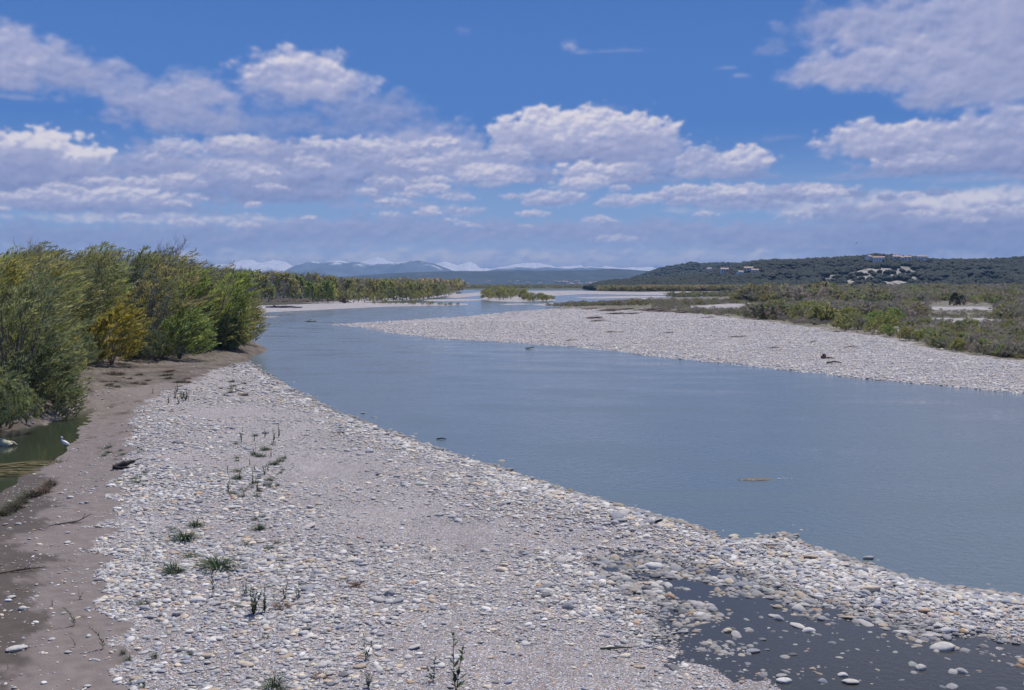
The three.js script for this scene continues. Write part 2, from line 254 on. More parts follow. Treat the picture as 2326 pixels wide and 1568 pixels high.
const puddleOutline = new Outline([[1315, 1262], [1400, 1258], [1470, 1262], [1520, 1282], [1600, 1296], [1690, 1312], [1760, 1330], [1850, 1352], [1905, 1368], [1980, 1392], [2060, 1412], [2140, 1434], [2220, 1450], [2326, 1478], [2480, 1520], [2700, 1640], [2100, 1750], [1760, 1640], [1690, 1580], [1640, 1522], [1570, 1480], [1545, 1440], [1520, 1400], [1450, 1372], [1370, 1330], [1330, 1300]]);
const sandOutline = new Outline([[-400, 1800], [-400, 1080], [0, 1100], [100, 1040], [160, 1000], [188, 960], [192, 905], [335, 876], [430, 856], [470, 858], [370, 896], [318, 930], [300, 975], [292, 1030], [275, 1090], [262, 1150], [236, 1210], [245, 1280], [258, 1340], [250, 1400], [268, 1470], [300, 1568], [360, 1800]], 0.4);
const mudOutline = new Outline([[-500, 985], [-500, 700], [560, 730], [600, 770], [625, 798], [580, 812], [548, 822], [500, 838], [420, 866], [330, 884], [205, 905], [185, 935], [90, 960], [0, 985]], 0.4);
const treeBank = new Outline([[-700, 980], [-700, 740], [380, 738], [548, 750], [560, 778], [500, 798], [330, 806], [300, 818], [150, 830], [120, 890], [60, 950]], 0.8);
const scrubOutline = new Outline([[1255, 699], [1180, 694], [1300, 689], [1640, 668], [3400, 650], [4200, 740], [3300, 880], [2700, 848], [2326, 822], [2240, 812], [2150, 800], [2060, 781], [2010, 769], [1900, 756], [1830, 746], [1740, 734], [1640, 722], [1540, 712], [1450, 708], [1380, 702.5]], 0.8);

const tracks = [[[1545, 700], [1600, 694], [1700, 690], [1790, 691], [1830, 697], [1760, 700.5], [1690, 703], [1610, 704]], [[2040, 707], [2090, 700], [2200, 699], [2310, 702], [2400, 706], [2300, 708], [2180, 706]], [[2085, 733], [2120, 726], [2220, 727], [2330, 732], [2260, 737], [2150, 737]], [[1990, 756], [2060, 751], [2110, 755], [2080, 761]]].map((q) => new Outline(q, 0.9));
const onTrack = (x, z) => tracks.some((t) => t.sd(x, z, 9) + 2.5 * fbm(x * 0.09, z * 0.09, 3) > 0);
const shore = (s, steep, top) => s > 0 ? top * (1 - Math.exp(-s * steep / top)) : Math.max(s * 0.22, -1.3);
function ground(x, z) {
  const d = -z, far = smooth(150, 500, d);
  const w = fbm(x * 0.22, z * 0.22, 3), wf = fbm(x * 1.1, z * 1.1, 3);
  let h = -1.3;
  const s1 = nearLand.sd(x, z, 20);
  if (s1 > -8) {
    let g = shore(s1 + w * 0.5 + wf * 0.18, 0.16, 0.62);
    if (s1 > -1) {
      const sc = creekOutline.sd(x, z, 30), sp = puddleOutline.sd(x, z, 30);
      const cr = -sc + w * 0.25 + wf * 0.1; g = Math.min(g, cr > 0 ? cr * 0.13 : Math.max(cr * 0.3, -0.6));
      const pu = -sp + w * 1.3 + wf * 1.1; g = Math.min(g, pu > 0 ? pu * 0.07 : Math.max(pu * 0.06, -0.10));
      const st = treeBank.sd(x, z, 30); if (st > -8) g += smooth(0.2, 3.5, -sc) * 1.25 * smooth(-8, 8, st) * (1 + 0.5 * w) + 0.16 * wf * smooth(-8, -3, st);
      g += 0.05 * w * smooth(0.5, 4, s1);
    }
    h = Math.max(h, g);
  }
  if (d > 150) { const s = woodLand.sd(x, z, 30); if (s > -12) h = Math.max(h, shore(s + w * 1.2, 0.06, 0.9) + 0.7 * smooth(30, 60, s)); }
  const s3 = farLand.sd(x, z, 30);
  if (s3 > -12) h = Math.max(h, shore(s3 + w * 0.9, 0.075, 0.95) + 0.16 * w + 0.3 * smooth(40, 90, s3));
  if (d > 200) for (const o of isles) { const s = o.sd(x, z, 20); if (s > -10) h = Math.max(h, shore(s + w * 1.5, 0.05, 0.5)); }
  if (d > 1350) h = Math.max(h, lerp(-1.3, 1.2, smooth(1350, 1700, d + 120 * fbm(x * 0.003, z * 0.003, 3))));
  return h;
}
// the point of the ground seen in a given direction
function G(px, py) { let p = W(px, py, 0.4), h = 0.4; for (let i = 0; i < 6; i++) { h = Math.max(0, ground(p[0], p[1])); p = W(px, py, h); } return [p[0], h, p[1]]; }

// zones: 0 gravel, 1 sand, 2 mud, 3 scrub soil, 4 far gravel, 5 woodland floor, 6 far plain
function zoneOf(x, z) {
  const d = -z, n = fbm(x * 0.5, z * 0.5, 3), k = 0.9 * n;
  if (d > 1500) return 6;
  const s3 = farLand.sd(x, z, 20);
  if (s3 > -6) return d > 120 && onTrack(x, z) ? 4 : scrubOutline.sd(x, z, 20) + 2.2 * k * (1 + d / 150) > 0 ? 3 : 4;
  const s1 = nearLand.sd(x, z, 20);
  if (s1 > -6) { if (creekOutline.sd(x, z, 9) > -1.2) return 1; if (mudOutline.sd(x, z, 9) + 1.5 * k > 0) return 2; return sandOutline.sd(x, z, 9) + 1.4 * k > 0 ? 1 : 0; }
  if (d > 150) { const s = woodLand.sd(x, z, 30); if (s > -6) return s + 4 * n > 34 ? 5 : 4; }
  return 4;
}
function tint(zone, x, z) {
  const a = fbm(x * 0.35, z * 0.35, 4), b = fbm(x * 1.7, z * 1.7, 3), c = fbm(x * 0.06, z * 0.06, 3), d = -z;
  if (zone === 0) { const v = 1.10 + 0.22 * a + 0.1 * b; return [v, v * 0.985, v * 0.95]; }
  if (zone === 4) { const v = 1.05 + 0.12 * a + 0.16 * c; return [v, v, v * 0.985]; }
  if (zone === 1) { const wet = smooth(0.02, 0.3, a + 0.5 * b + 0.8 * smooth(-10.7, -12.6, x + 0.45 * (d - 24)) - 0.24 + 0.25 * fbm(x * 0.5, z * 2.2, 3)), q = mix3([0.285, 0.24, 0.22], [0.125, 0.101, 0.085], wet), v = 1 + 0.2 * b; return q.map((y) => y * v); }
  if (zone === 2) { const q = mix3([0.25, 0.205, 0.17], [0.105, 0.083, 0.064], smooth(-0.3, 0.3, 0.8 * a + 0.9 * b)), v = 1 + 0.4 * b; return q.map((y) => y * v); }
  if (zone === 3) { const q = mix3([0.25, 0.22, 0.175], [0.19, 0.185, 0.115], smooth(-0.2, 0.25, c + 0.3 * a)), bare = smooth(0.22, 0.42, fbm(x * 0.05 + 40, z * 0.09, 4) + 0.25 * a); return mix3(q, [0.42, 0.375, 0.32], bare * 0.85); }
  if (zone === 5) return [0.07 + 0.03 * a, 0.07 + 0.03 * a, 0.04];
  const f = fbm(x * 0.004, z * 0.004, 4), g = smooth(-0.1, 0.25, f); return mix3([0.09, 0.11, 0.055], [0.13, 0.135, 0.07], g);
}
function fan(dists, tans, keep) {                          // the land as strips across the valley, finer where it is nearer
  const nc = tans.length, x = [], z = [];
  for (const d of dists) for (const t of tans) { x.push(d * t); z.push(-d); }
  return { x, z, nc, nr: dists.length };
}
const steps = (a, b, n) => Array.from({ length: n }, (_, i) => a + (b - a) * i / (n - 1));
const dists = []; for (let d = 9; d < 1700; d *= 1 + (d < 130 ? 0.0085 : 0.0075)) dists.push(d);
const farDists = []; for (let d = dists.at(-1); d < 46000; d *= 1.09) farDists.push(d);
const tansNear = steps(-0.80, 0.80, 560);
const M = {
  gravel: new THREE.MeshStandardMaterial({ name: 'gravel', map: pebbleMap, bumpMap: pebbleBump, bumpScale: 0.02, vertexColors: true, roughness: 0.95 }),
  sand: new THREE.MeshStandardMaterial({ name: 'sand', map: grainMap, bumpMap: grainBump, bumpScale: 0.03, vertexColors: true, roughness: 0.95 }),
  mud: new THREE.MeshStandardMaterial({ name: 'mud', map: grainMap, bumpMap: grainBump, bumpScale: 0.12, vertexColors: true, roughness: 0.9 }),
  soil: new THREE.MeshStandardMaterial({ name: 'soil', map: grainMap, bumpMap: grainBump, bumpScale: 0.1, vertexColors: true, roughness: 1 }),
};
{
  const ds = dists.concat(farDists.slice(1)), f = fan(ds, tansNear), n = f.x.length;
  const h = new Float32Array(n), zone = new Uint8Array(n);
  for (let i = 0; i < n; i++) { h[i] = -f.z[i] > 1700 ? 1.2 : ground(f.x[i], f.z[i]); zone[i] = h[i] < -1.25 ? 9 : zoneOf(f.x[i], f.z[i]); }
  const lists = Array.from({ length: 7 }, () => []);
  for (let r = 0; r < f.nr - 1; r++) for (let c = 0; c < f.nc - 1; c++) {
    const a = r * f.nc + c, b = a + 1, e = a + f.nc, g = e + 1;
    if (h[a] < -0.7 && h[b] < -0.7 && h[e] < -0.7 && h[g] < -0.7) continue;
    for (const t of [[a, b, e], [b, g, e]]) { const q = t.map((k) => zone[k]).find((k) => k < 9) ?? 4; lists[q].push(...t); }
  }
  const out = [['gravel_bar', M.gravel, 1.7], ['sand', M.sand, 2.3], ['mud_bank', M.mud, 3.1], ['scrub_ground', M.soil, 6], ['gravel_bar', M.gravel, 4], ['woodland_ground', M.soil, 6], ['plain', M.soil, 40]];
  var land = out.map(([name, mat, size], zn) => {
    const map = new Map(), p = [], uv = [], col = [], idx = [];
    for (const k of lists[zn]) {
      if (!map.has(k)) { map.set(k, p.length / 3); p.push(f.x[k], h[k], f.z[k]); uv.push(f.x[k] / size, f.z[k] / size); col.push(...tint(zn, f.x[k], f.z[k])); }
      idx.push(map.get(k));
    }
    const g = new THREE.BufferGeometry(); g.setAttribute('position', new THREE.Float32BufferAttribute(p, 3)); g.setAttribute('uv', new THREE.Float32BufferAttribute(uv, 2)); g.setAttribute('color', new THREE.Float32BufferAttribute(col, 3)); g.setIndex(idx); g.computeVertexNormals();
    const nm = g.attributes.normal; for (let i = 0; i < nm.count; i++) if (nm.getY(i) < 0) nm.setXYZ(i, -nm.getX(i), -nm.getY(i), -nm.getZ(i));
    return structure(name, g, mat);
  });
}
const gravelBar = land[0], farBar = land[4];
{ // the low ground under everything, out to the horizon on all sides
  const g = new THREE.CircleGeometry(47000, 96); g.rotateX(-Math.PI / 2); g.translate(0, -1.6, 0);
  structure('ground', g, new THREE.MeshStandardMaterial({ name: 'ground', color: new THREE.Color().setRGB(0.14, 0.14, 0.10), roughness: 1 }));
}

// ---------------------------------------------------------------- water
const rippleBump = dataTexture(1024, (u, v) => { const n = 0.5 + 0.22 * tiled(u, v, 14, 4, 5) + 0.30 * tiled(u, v * 1.0, 30, 4, 6) + 0.12 * tiled(u, v, 90, 2, 7); return [n, n, n]; });
const swell = dataTexture(512, (u, v) => { const n = 0.50 + 1.1 * tiled(u, v, 5, 6, 8); return [n, n, n]; });
function sheet(name, material, rows, tans, keep, size, height = 0) {
  const f = fan(rows, tans), ok = f.x.map((x, i) => keep(x, f.z[i])), p = [], uv = [], idx = [];
  for (let i = 0; i < f.x.length; i++) { p.push(f.x[i], height, f.z[i]); uv.push(f.x[i] / size, f.z[i] / size); }
  for (let r = 0; r < f.nr - 1; r++) for (let c = 0; c < f.nc - 1; c++) { const a = r * f.nc + c, b = a + 1, e = a + f.nc, g = e + 1; if (ok[a] || ok[b] || ok[e] || ok[g]) idx.push(a, b, e, b, g, e); }
  const g = new THREE.BufferGeometry(); g.setAttribute('position', new THREE.Float32BufferAttribute(p, 3)); g.setAttribute('uv', new THREE.Float32BufferAttribute(uv, 2)); g.setIndex(idx);
  g.setAttribute('normal', new THREE.Float32BufferAttribute(new Float32Array(p.length).map((_, i) => i % 3 === 1 ? 1 : 0), 3));
  return structure(name, g, material);
}
const geo = (a, b, k) => { const o = []; for (let d = a; d < b; d *= k) o.push(d); return o; };
const riverRough = swell.clone(); riverRough.repeat.set(0.16, 0.30); riverRough.needsUpdate = true;
M.river = new THREE.MeshPhysicalMaterial({ name: 'river', color: new THREE.Color().setRGB(0.108, 0.142, 0.156), roughness: 0.26, roughnessMap: riverRough, ior: 1.33, bumpMap: rippleBump, bumpScale: 0.034 });
sheet('river', M.river, geo(14, 1800, 1.02), steps(-0.78, 0.78, 240), (x, z) => nearLand.sd(x, z, 3) < 1.6 && farLand.sd(x, z, 12) < 10 && woodLand.sd(x, z, 12) < 10, 9);
M.creek = new THREE.MeshPhysicalMaterial({ name: 'creek', color: new THREE.Color().setRGB(0.035, 0.045, 0.028), roughness: 0.1, ior: 1.33, bumpMap: rippleBump, bumpScale: 0.004 });
sheet('creek', M.creek, geo(34, 80, 1.012), steps(-0.8, -0.3, 120), (x, z) => creekOutline.sd(x, z, 4) > -1.6, 6, 0.004);
M.puddle = new THREE.MeshPhysicalMaterial({ name: 'puddle', color: new THREE.Color().setRGB(0.070, 0.071, 0.064), transmission: 0.2, thickness: 0, roughness: 0.07, ior: 1.33, bumpMap: rippleBump, bumpScale: 0.006 });
sheet('puddle', M.puddle, geo(15, 38, 1.012), steps(0.0, 0.8, 120), (x, z) => puddleOutline.sd(x, z, 4) > -1.8, 5, 0.004);

// ---------------------------------------------------------------- stones
function stoneGeometry(seed, detail, rough, flat) {
  const g0 = new THREE.IcosahedronGeometry(1, detail), pos = g0.attributes.position, seen = new Map(), p = [], idx = [], v = new THREE.Vector3(), r = rng(seed);
  const planes = Array.from({ length: 7 }, () => { const a = r() * 6.3, y = r() * 2 - 1, q = Math.sqrt(1 - y * y); return [Math.cos(a) * q, y, Math.sin(a) * q, 0.66 + 0.3 * r()]; });
  for (let i = 0; i < pos.count; i++) {
    v.fromBufferAttribute(pos, i); const key = [v.x, v.y, v.z].map((q) => Math.round(q * 1e4)).join();
    if (!seen.has(key)) {
      seen.set(key, p.length / 3);
      let s = 1; for (const q of planes) { const d = v.x * q[0] + v.y * q[1] + v.z * q[2]; if (d > 0) s = Math.min(s, lerp(1, q[3] / d, d > q[3] ? 0.8 : 0)); }
      s *= 1 + rough * (fbm(v.x * 1.2 + seed * 3.1 + v.y, v.z * 1.2 + v.y * 0.7, 3));
      p.push(v.x * s * 1.22, v.y * s * flat, v.z * s * 0.88);
    }
    idx.push(seen.get(key));
  }
  const uv = []; for (let i = 0; i < p.length; i += 3) uv.push(p[i] * 0.35 + p[i + 1] * 0.2, p[i + 2] * 0.35 + p[i + 1] * 0.3);
  const g = new THREE.BufferGeometry(); g.setAttribute('position', new THREE.Float32BufferAttribute(p, 3)); g.setAttribute('uv', new THREE.Float32BufferAttribute(uv, 2)); g.setIndex(idx); g.computeVertexNormals(); return g;
}
const stoneGeos = [0, 1, 2, 3, 4, 5, 6].map((k) => stoneGeometry(20 + k, 3, 0.16, [0.38, 0.44, 0.30, 0.50, 0.40, 0.34, 0.6][k]));
const STONE = [[0.42, 0.405, 0.38], [0.52, 0.50, 0.46], [0.33, 0.325, 0.325], [0.27, 0.28, 0.305], [0.17, 0.17, 0.175], [0.44, 0.365, 0.275], [0.57, 0.49, 0.37], [0.42, 0.29, 0.18], [0.62, 0.60, 0.565], [0.29, 0.31, 0.275]];
const stoneKind = (q) => q < 0.24 ? 0 : q < 0.40 ? 1 : q < 0.59 ? 2 : q < 0.73 ? 3 : q < 0.79 ? 4 : q < 0.88 ? 5 : q < 0.93 ? 6 : q < 0.95 ? 7 : q < 0.98 ? 8 : 9;
M.stone = new THREE.MeshStandardMaterial({ name: 'pebble', roughness: 0.88 });
M.stones = STONE.map((c, k) => new THREE.MeshStandardMaterial({ name: 'stone_' + 'abcdefghij'[k], color: new THREE.Color().setRGB(c[0] * 1.45, c[1] * 1.45, c[2] * 1.45), map: grainMap, bumpMap: grainBump, bumpScale: 0.01, roughness: 0.86 }));
const fineLine = [[560, 930], [720, 1040], [950, 1250], [1150, 1410], [1560, 1540], [1800, 1700]].map(([x, y]) => W(x, y, 0.5));
function lineDistance(line, x, z) { let b = 1e9; for (let i = 1; i < line.length; i++) { const [ax, az] = line[i - 1], [bx, bz] = line[i], dx = bx - ax, dz = bz - az, t = clamp(((x - ax) * dx + (z - az) * dz) / (dx * dx + dz * dz)); b = Math.min(b, Math.hypot(ax + dx * t - x, az + dz * t - z)); } return b; }
const stones = [];                                         // [x, y, z, size, turn, kind, tone, distance]
{
  const r = rng(3);
  const bands = [[15, 24, 40000], [24, 33, 95000], [33, 46, 90000], [46, 64, 76000], [64, 86, 56000], [86, 125, 46000]];
  for (const [d0, d1, n] of bands) for (let i = 0; i < n; i++) {
    const d = Math.sqrt(lerp(d0 * d0, d1 * d1, r())), x = d * lerp(-0.56, 0.60, r()), z = -d, q0 = r(), q1 = r(), q2 = r(), q3 = r(), q4 = r(), q5 = r();
    const s1 = nearLand.sd(x, z, 3); if (s1 < -1.6) continue;
    const fine = 1 - smooth(1.2, 3.6 + d * 0.03, lineDistance(fineLine, x, z) + 1.2 * fbm(x * 0.4, z * 0.4, 3));
    const q6 = r(); let size = Math.exp((q0 + q6 + q2 - 1.5) * 1.15) * (0.0195 + 0.0003 * d);    // half length
    const edge = 1 - smooth(0, 5, s1);
    size *= lerp(1, 1.3, edge) * lerp(1, 0.62, fine);
    const sp = puddleOutline.sd(x, z, 6), wet = sp > -0.6, zone = zoneOf(x, z);
    if (creekOutline.sd(x, z, 4) > 0.1) continue;
    if (zone !== 0) { if (q3 > (zone === 1 ? 0.035 + 0.10 * smooth(0.1, 0.4, fbm(x * 0.3 + 9, z * 0.6, 3)) : 0.03) || creekOutline.sd(x, z, 4) > -0.3) continue; size *= 0.8; }
    if (s1 < 0 && q3 > 0.42 * Math.exp(s1 * 2.2)) continue;
    const cover = 0.52 + 0.9 * fbm(x * 0.16 + 50, z * 0.16, 3) + 0.55 * edge - 0.36 * fine; if (!wet && zone === 0 && q1 > cover + 0.1) continue;
    if (wet) { const cl = fbm(x * 0.55 + 20, z * 0.8, 3) + 0.7 * smooth(2.6, 0, sp) - 0.25 * smooth(29, 24, d); if (q3 > 0.035 + 0.75 * smooth(0.12, 0.65, cl)) continue; size = Math.max(size, 0.026) * (sp > 0.4 ? lerp(1.3, 2.1, q1 * q1) : 1.1); }
    else if (fine > 0.4 && q3 > 0.75) size *= 1.8;
    const minimum = 0.008 + 0.00036 * d; if (size < minimum) size = minimum * (0.9 + 0.4 * q4);
    if (q4 > 0.992) size *= 1.9; else if (q4 > 0.965) size *= 1.45;
    if (size > 0.30) size = 0.30;
    const y = Math.max(ground(x, z), wet ? -0.028 : -0.07);
    let kind = stoneKind(q5); if (edge > 0.5 && kind === 4) kind = 1;
    const damp = s1 < 0.3 + 0.5 * q3 || (wet && y < 0.02 + 0.03 * q3) ? 0.62 : 1;   // wet stones at the waterline are darker
    stones.push([x, y + size * 0.16, z, size, q1 * 6.283, kind, (0.84 + 0.32 * q2) * damp, d]);
  }
}
stones.sort((a, b) => b[3] / b[7] - a[3] / a[7]);
function place(m, s, r) { m.position.set(s[0], s[1], s[2]); m.rotation.set((r() - 0.5) * 0.5, s[4], (r() - 0.5) * 0.5); const q = s[3]; m.scale.set(q * (0.8 + 0.4 * r()), q * (0.8 + 0.5 * r()), q * (0.8 + 0.4 * r())); return m; }
{
  const r = rng(8);
  for (const s of stones.slice(0, 300)) place(part('stone', stoneGeos[Math.floor(r() * 7)], M.stones[s[5]], gravelBar), s, r);
}
function stuffOfStones(name, list, geometry, parent, seed) {
  const r = rng(seed), im = new THREE.InstancedMesh(geometry, M.stone, list.length), o = new THREE.Object3D(), c = new THREE.Color();
  list.forEach((s, i) => { place(o, s, r); o.updateMatrix(); im.setMatrixAt(i, o.matrix); const q = STONE[s[5]]; im.setColorAt(i, c.setRGB(q[0] * s[6], q[1] * s[6], q[2] * s[6])); });
  im.name = name; im.userData.kind = 'stuff'; im.castShadow = im.receiveShadow = true; parent.add(im); return im;
}
stuffOfStones('cobbles', stones.slice(300, 9000), stoneGeometry(51, 3, 0.15, 0.46), gravelBar, 9);
stuffOfStones('pebbles', stones.slice(9000), stoneGeometry(52, 2, 0.14, 0.43), gravelBar, 10);
{ // the bar across the river
  const r = rng(31), list = [];
  for (const [d0, d1, n] of [[80, 110, 52000], [110, 150, 60000], [150, 220, 60000], [220, 400, 40000]]) for (let i = 0; i < n; i++) {
    const d = Math.sqrt(lerp(d0 * d0, d1 * d1, r())), x = d * lerp(-0.22, 0.60, r()), z = -d, q0 = r(), q1 = r(), q2 = r(), q3 = r(), q5 = r();
    const s = farLand.sd(x, z, 5); if (s < -0.5) continue;
    if (scrubOutline.sd(x, z, 9) > -1 && q3 > 0.05) continue;
    const size = Math.exp((q0 + q1 + q2 - 1.5) * 0.8) * (0.030 + 0.00030 * d) * (s < 4 ? 1.25 : 1);
    let kind = stoneKind(q5 * 0.97); if (kind === 4) kind = 1; if (kind === 7) kind = 6;
    list.push([x, Math.max(ground(x, z), -0.05) + size * 0.1, z, size, q1 * 6.283, kind, 0.95 + 0.3 * q2, d]);
  }
  list.sort((a, b) => b[3] / b[7] - a[3] / a[7]);
  stuffOfStones('pebbles', list, stoneGeometry(53, 1, 0.14, 0.4), farBar, 33);
}
// single large stones that stand out
function boulder(px, py, wide, k, mat, label, turn = 0.3, tall = 1, name = 'boulder') {
  const [x, y, z] = G(px, py), s = wide / FOCAL * -z / 2 / 1.15, g = group(name, label, 'boulder', [x, y, z], turn);
  const m = part('stone', stoneGeos[k], M.stones[mat], g); m.scale.set(s, s * tall, s * 0.9); m.position.y = s * 0.22 * tall; return g;
}
boulder(1484, 1292, 46, 1, 8, 'big pale oval boulder on the gravel at the far edge of the dark puddle', 0.1, 1.1);
boulder(1492, 1308, 22, 4, 0, 'small grey boulder leaning on the big pale one at the puddle edge', 0.6);
boulder(1654, 1436, 26, 3, 6, 'rounded tan boulder standing alone in the dark puddle', 0.3, 1.1);
boulder(1552, 1438, 26, 0, 2, 'flat grey-green boulder at the gravel rim of the puddle', 0.1, 0.9);
boulder(1711, 1482, 34, 2, 3, 'flat slate grey boulder lying in the dark puddle', 0.1, 0.9);
boulder(1782, 1550, 36, 4, 8, 'white egg shaped boulder in the puddle next to a grey one', -0.1);
boulder(1776, 1538, 28, 2, 2, 'grey slab boulder behind the white egg shaped one in the puddle', 0.2);
boulder(1915, 1536, 26, 3, 8, 'white pointed boulder in the middle of the open puddle', 0.1, 1.0);
boulder(1932, 1552, 38, 5, 1, 'curved whitish boulder lying in front of the white pointed one', 0.0, 0.9);
boulder(2092, 1520, 30, 6, 1, 'upright pale boulder beside two low stones in the puddle', 0.7, 1.0);
boulder(2172, 1397, 20, 3, 7, 'brownish upright boulder at the stony end of the puddle', 1.2, 1.2);
boulder(2150, 1436, 30, 6, 8, 'white block shaped boulder on the cobble ridge by the puddle', 0.4, 1.0);
boulder(1974, 1270, 26, 0, 2, 'grey boulder sitting in the river just off the cobble ridge', 0.1, 1.1);
boulder(1668, 1222, 28, 4, 6, 'cream boulder at the waterline where the cobble ridge narrows', 0.3, 1.1);
boulder(38, 1477, 46, 2, 1, 'long flat whitish boulder lying alone on the wet brown sand', 0.45, 0.9);
boulder(449, 1366, 40, 6, 8, 'large angular white boulder on the weedy gravel', 0.2, 0.75);
boulder(491, 1374, 28, 3, 0, 'light grey boulder beside the large angular white one', 0.9, 0.9);
boulder(961, 1390, 26, 1, 5, 'brown domed boulder alone on fine grey gravel', 0.2, 1.0);
boulder(1452, 1518, 30, 0, 5, 'flat tan boulder on fine gravel by the puddle rim', 0.0, 0.9);
boulder(818, 1517, 32, 4, 5, 'ochre boulder behind a leafy weed on the gravel', 0.2, 0.9);
boulder(1410, 1184, 34, 0, 2, 'flat blue-grey boulder among cobbles near the river edge', 0.1, 0.7);
boulder(532, 1155, 36, 2, 1, 'low whitish slab boulder on the weedy gravel by slim stems', 0.1, 0.8);

// ---------------------------------------------------------------- trees and shrubs
const leafMaterial = (name, k = [1, 1, 1]) => new THREE.MeshPhysicalMaterial({ name, color: new THREE.Color().setRGB(...k), vertexColors: true, side: THREE.DoubleSide, roughness: 0.9, transmission: 0.6, thickness: 0, specularIntensity: 0.4 });
M.leaf = leafMaterial('leaves');
M.leafOlive = leafMaterial('olive_leaves', [1.08, 1.02, 0.8]);
M.leafPale = leafMaterial('pale_leaves', [1.3, 1.2, 1.25]);
M.leafDark = leafMaterial('dark_leaves', [0.72, 0.80, 0.85]);
M.leafGold = leafMaterial('golden_leaves', [1.22, 1.02, 0.48]);
M.leafFresh = leafMaterial('fresh_leaves', [0.92, 1.1, 0.75]);
M.bark = new THREE.MeshStandardMaterial({ name: 'bark', vertexColors: true, roughness: 0.95 });
const GREEN = [[0.285, 0.305, 0.13], [0.325, 0.33, 0.125], [0.235, 0.275, 0.135], [0.37, 0.35, 0.125], [0.275, 0.29, 0.16]];
// a broad plant of many stems: clumps of narrow leaves about limbs that the wind bends to +x
function makeCrown(o) {
  const r = rng(o.seed), leaves = new Tris(), wood = new Tris(), H = o.h, Rw = o.w / 2;
  const stems = o.stems ?? 4, lean = o.lean ?? 0.18, bark = o.bark ?? [0.16, 0.15, 0.13], tops = [];
  for (let s = 0; s < stems; s++) {
    const an = s / stems * 6.283 + r(), sp = (o.spread ?? 0.5) * Rw * (0.4 + 0.8 * r()), hh = H * (0.72 + 0.26 * r()), th = H * (o.thick ?? 0.010) * (0.7 + 0.5 * r()), pts = [];
    for (let k = 0; k <= 6; k++) { const t = k / 6; pts.push([Math.cos(an) * sp * Math.pow(t, 0.8) + lean * hh * t * t + 0.25 * Rw * (r() - 0.5) * t * 0.4, hh * t - 0.25, Math.sin(an) * sp * Math.pow(t, 0.8) + 0.25 * Rw * (r() - 0.5) * t * 0.4, th * (1 - 0.82 * t)]); }
    wood.branch(pts, bark.map((b) => b * (0.8 + 0.4 * r())), 5);
    tops.push(pts);
    for (let b = 0; b < (o.limbs ?? 5); b++) {
      const t = 0.25 + 0.65 * r(), q = pts[Math.floor(t * 6)], a2 = r() * 6.283, L = H * (0.16 + 0.16 * r()) * (1.1 - 0.5 * t), up = 0.7 + 0.5 * r(), lp = [];
      for (let k = 0; k <= 3; k++) { const u = k / 3; lp.push([q[0] + Math.cos(a2) * L * 0.6 * u + lean * L * u * u, q[1] + L * up * u, q[2] + Math.sin(a2) * L * 0.6 * u, q[3] * 0.55 * (1 - 0.8 * u)]); }
      wood.branch(lp, bark.map((v) => v * (0.85 + 0.4 * r())), 4); tops.push(lp);
    }
  }
  const low = o.low ?? 0.05, n = o.shoots, tone = o.tone ?? GREEN, kx = o.wind ?? 0.45;
  for (let c = 0; c < n; c++) {
    // a shoot: it starts somewhere in the crown, mostly near the uneven surface, and bends up and away with the wind
    let x, y, z;
    const t = Math.pow(r(), o.full ?? 0.85), a = r() * 6.283, prof = Math.pow(Math.sin(Math.PI * Math.pow(clamp(low * 0.3 + 0.05 + 0.93 * t), o.peak ?? 0.7)), 0.6), lump = 1 + 0.5 * noise(a * 1.3 + o.seed, t * 4 + o.seed * 3);
    const rr = Rw * prof * lump * Math.sqrt(0.25 + 0.75 * r()); x = Math.cos(a) * rr + lean * H * t * t; z = Math.sin(a) * rr; y = H * (low + (0.92 - low) * t * (0.88 + 0.26 * noise(a * 1.5 + 9, o.seed * 2 + t)));
    const L = o.shoot * (0.55 + 0.9 * r()), col = tone[Math.floor(r() * tone.length)], kc = 0.72 + 0.56 * r(), sway = 0.25 * (r() - 0.5);
    let vx = Math.cos(a) * 0.35 + kx * 0.5 + sway, vy = 0.9, vz = Math.sin(a) * 0.35 + sway;
    for (let l = 0; l < o.leaves; l++) {
      const u = l / o.leaves; vx += kx / o.leaves * 0.8; vy -= 0.35 / o.leaves;
      const px = x + vx * L * u, py = y + vy * L * u, pz = z + vz * L * u, sp = (o.fuzz ?? 0.22) * (1 - 0.6 * u);
      const ax = px + (r() + r() - 1) * sp, ay = py + (r() + r() - 1) * sp, az = pz + (r() + r() - 1) * sp, Q = o.leaf * (0.6 + 0.8 * r());
      if (ay < -0.1) continue;
      let dx = vx + (r() - 0.5) * 0.9, dy = vy * (o.rise ?? 0.8) + (r() - 0.5) * 0.8, dz = vz + (r() - 0.5) * 0.9; const dl = Math.hypot(dx, dy, dz) || 1; dx *= Q / dl; dy *= Q / dl; dz *= Q / dl;
      const s = r() * 6.283; let sx = Math.cos(s), sy = Math.sin(s) * 0.8, sz = Math.sin(s + 1.2); const dot = (sx * dx + sy * dy + sz * dz) / (Q * Q); sx -= dot * dx; sy -= dot * dy; sz -= dot * dz; const q = Math.hypot(sx, sy, sz) || 1;
      const v = kc * (0.8 + 0.4 * r());
      leaves.blade(ax, ay, az, dx, dy, dz, sx / q, sy / q, sz / q, Q * (o.leafW ?? 0.10), [col[0] * v, col[1] * v, col[2] * v]);
    }
  }
  return { leaves: leaves.geometry(), wood: wood.geometry() };
}
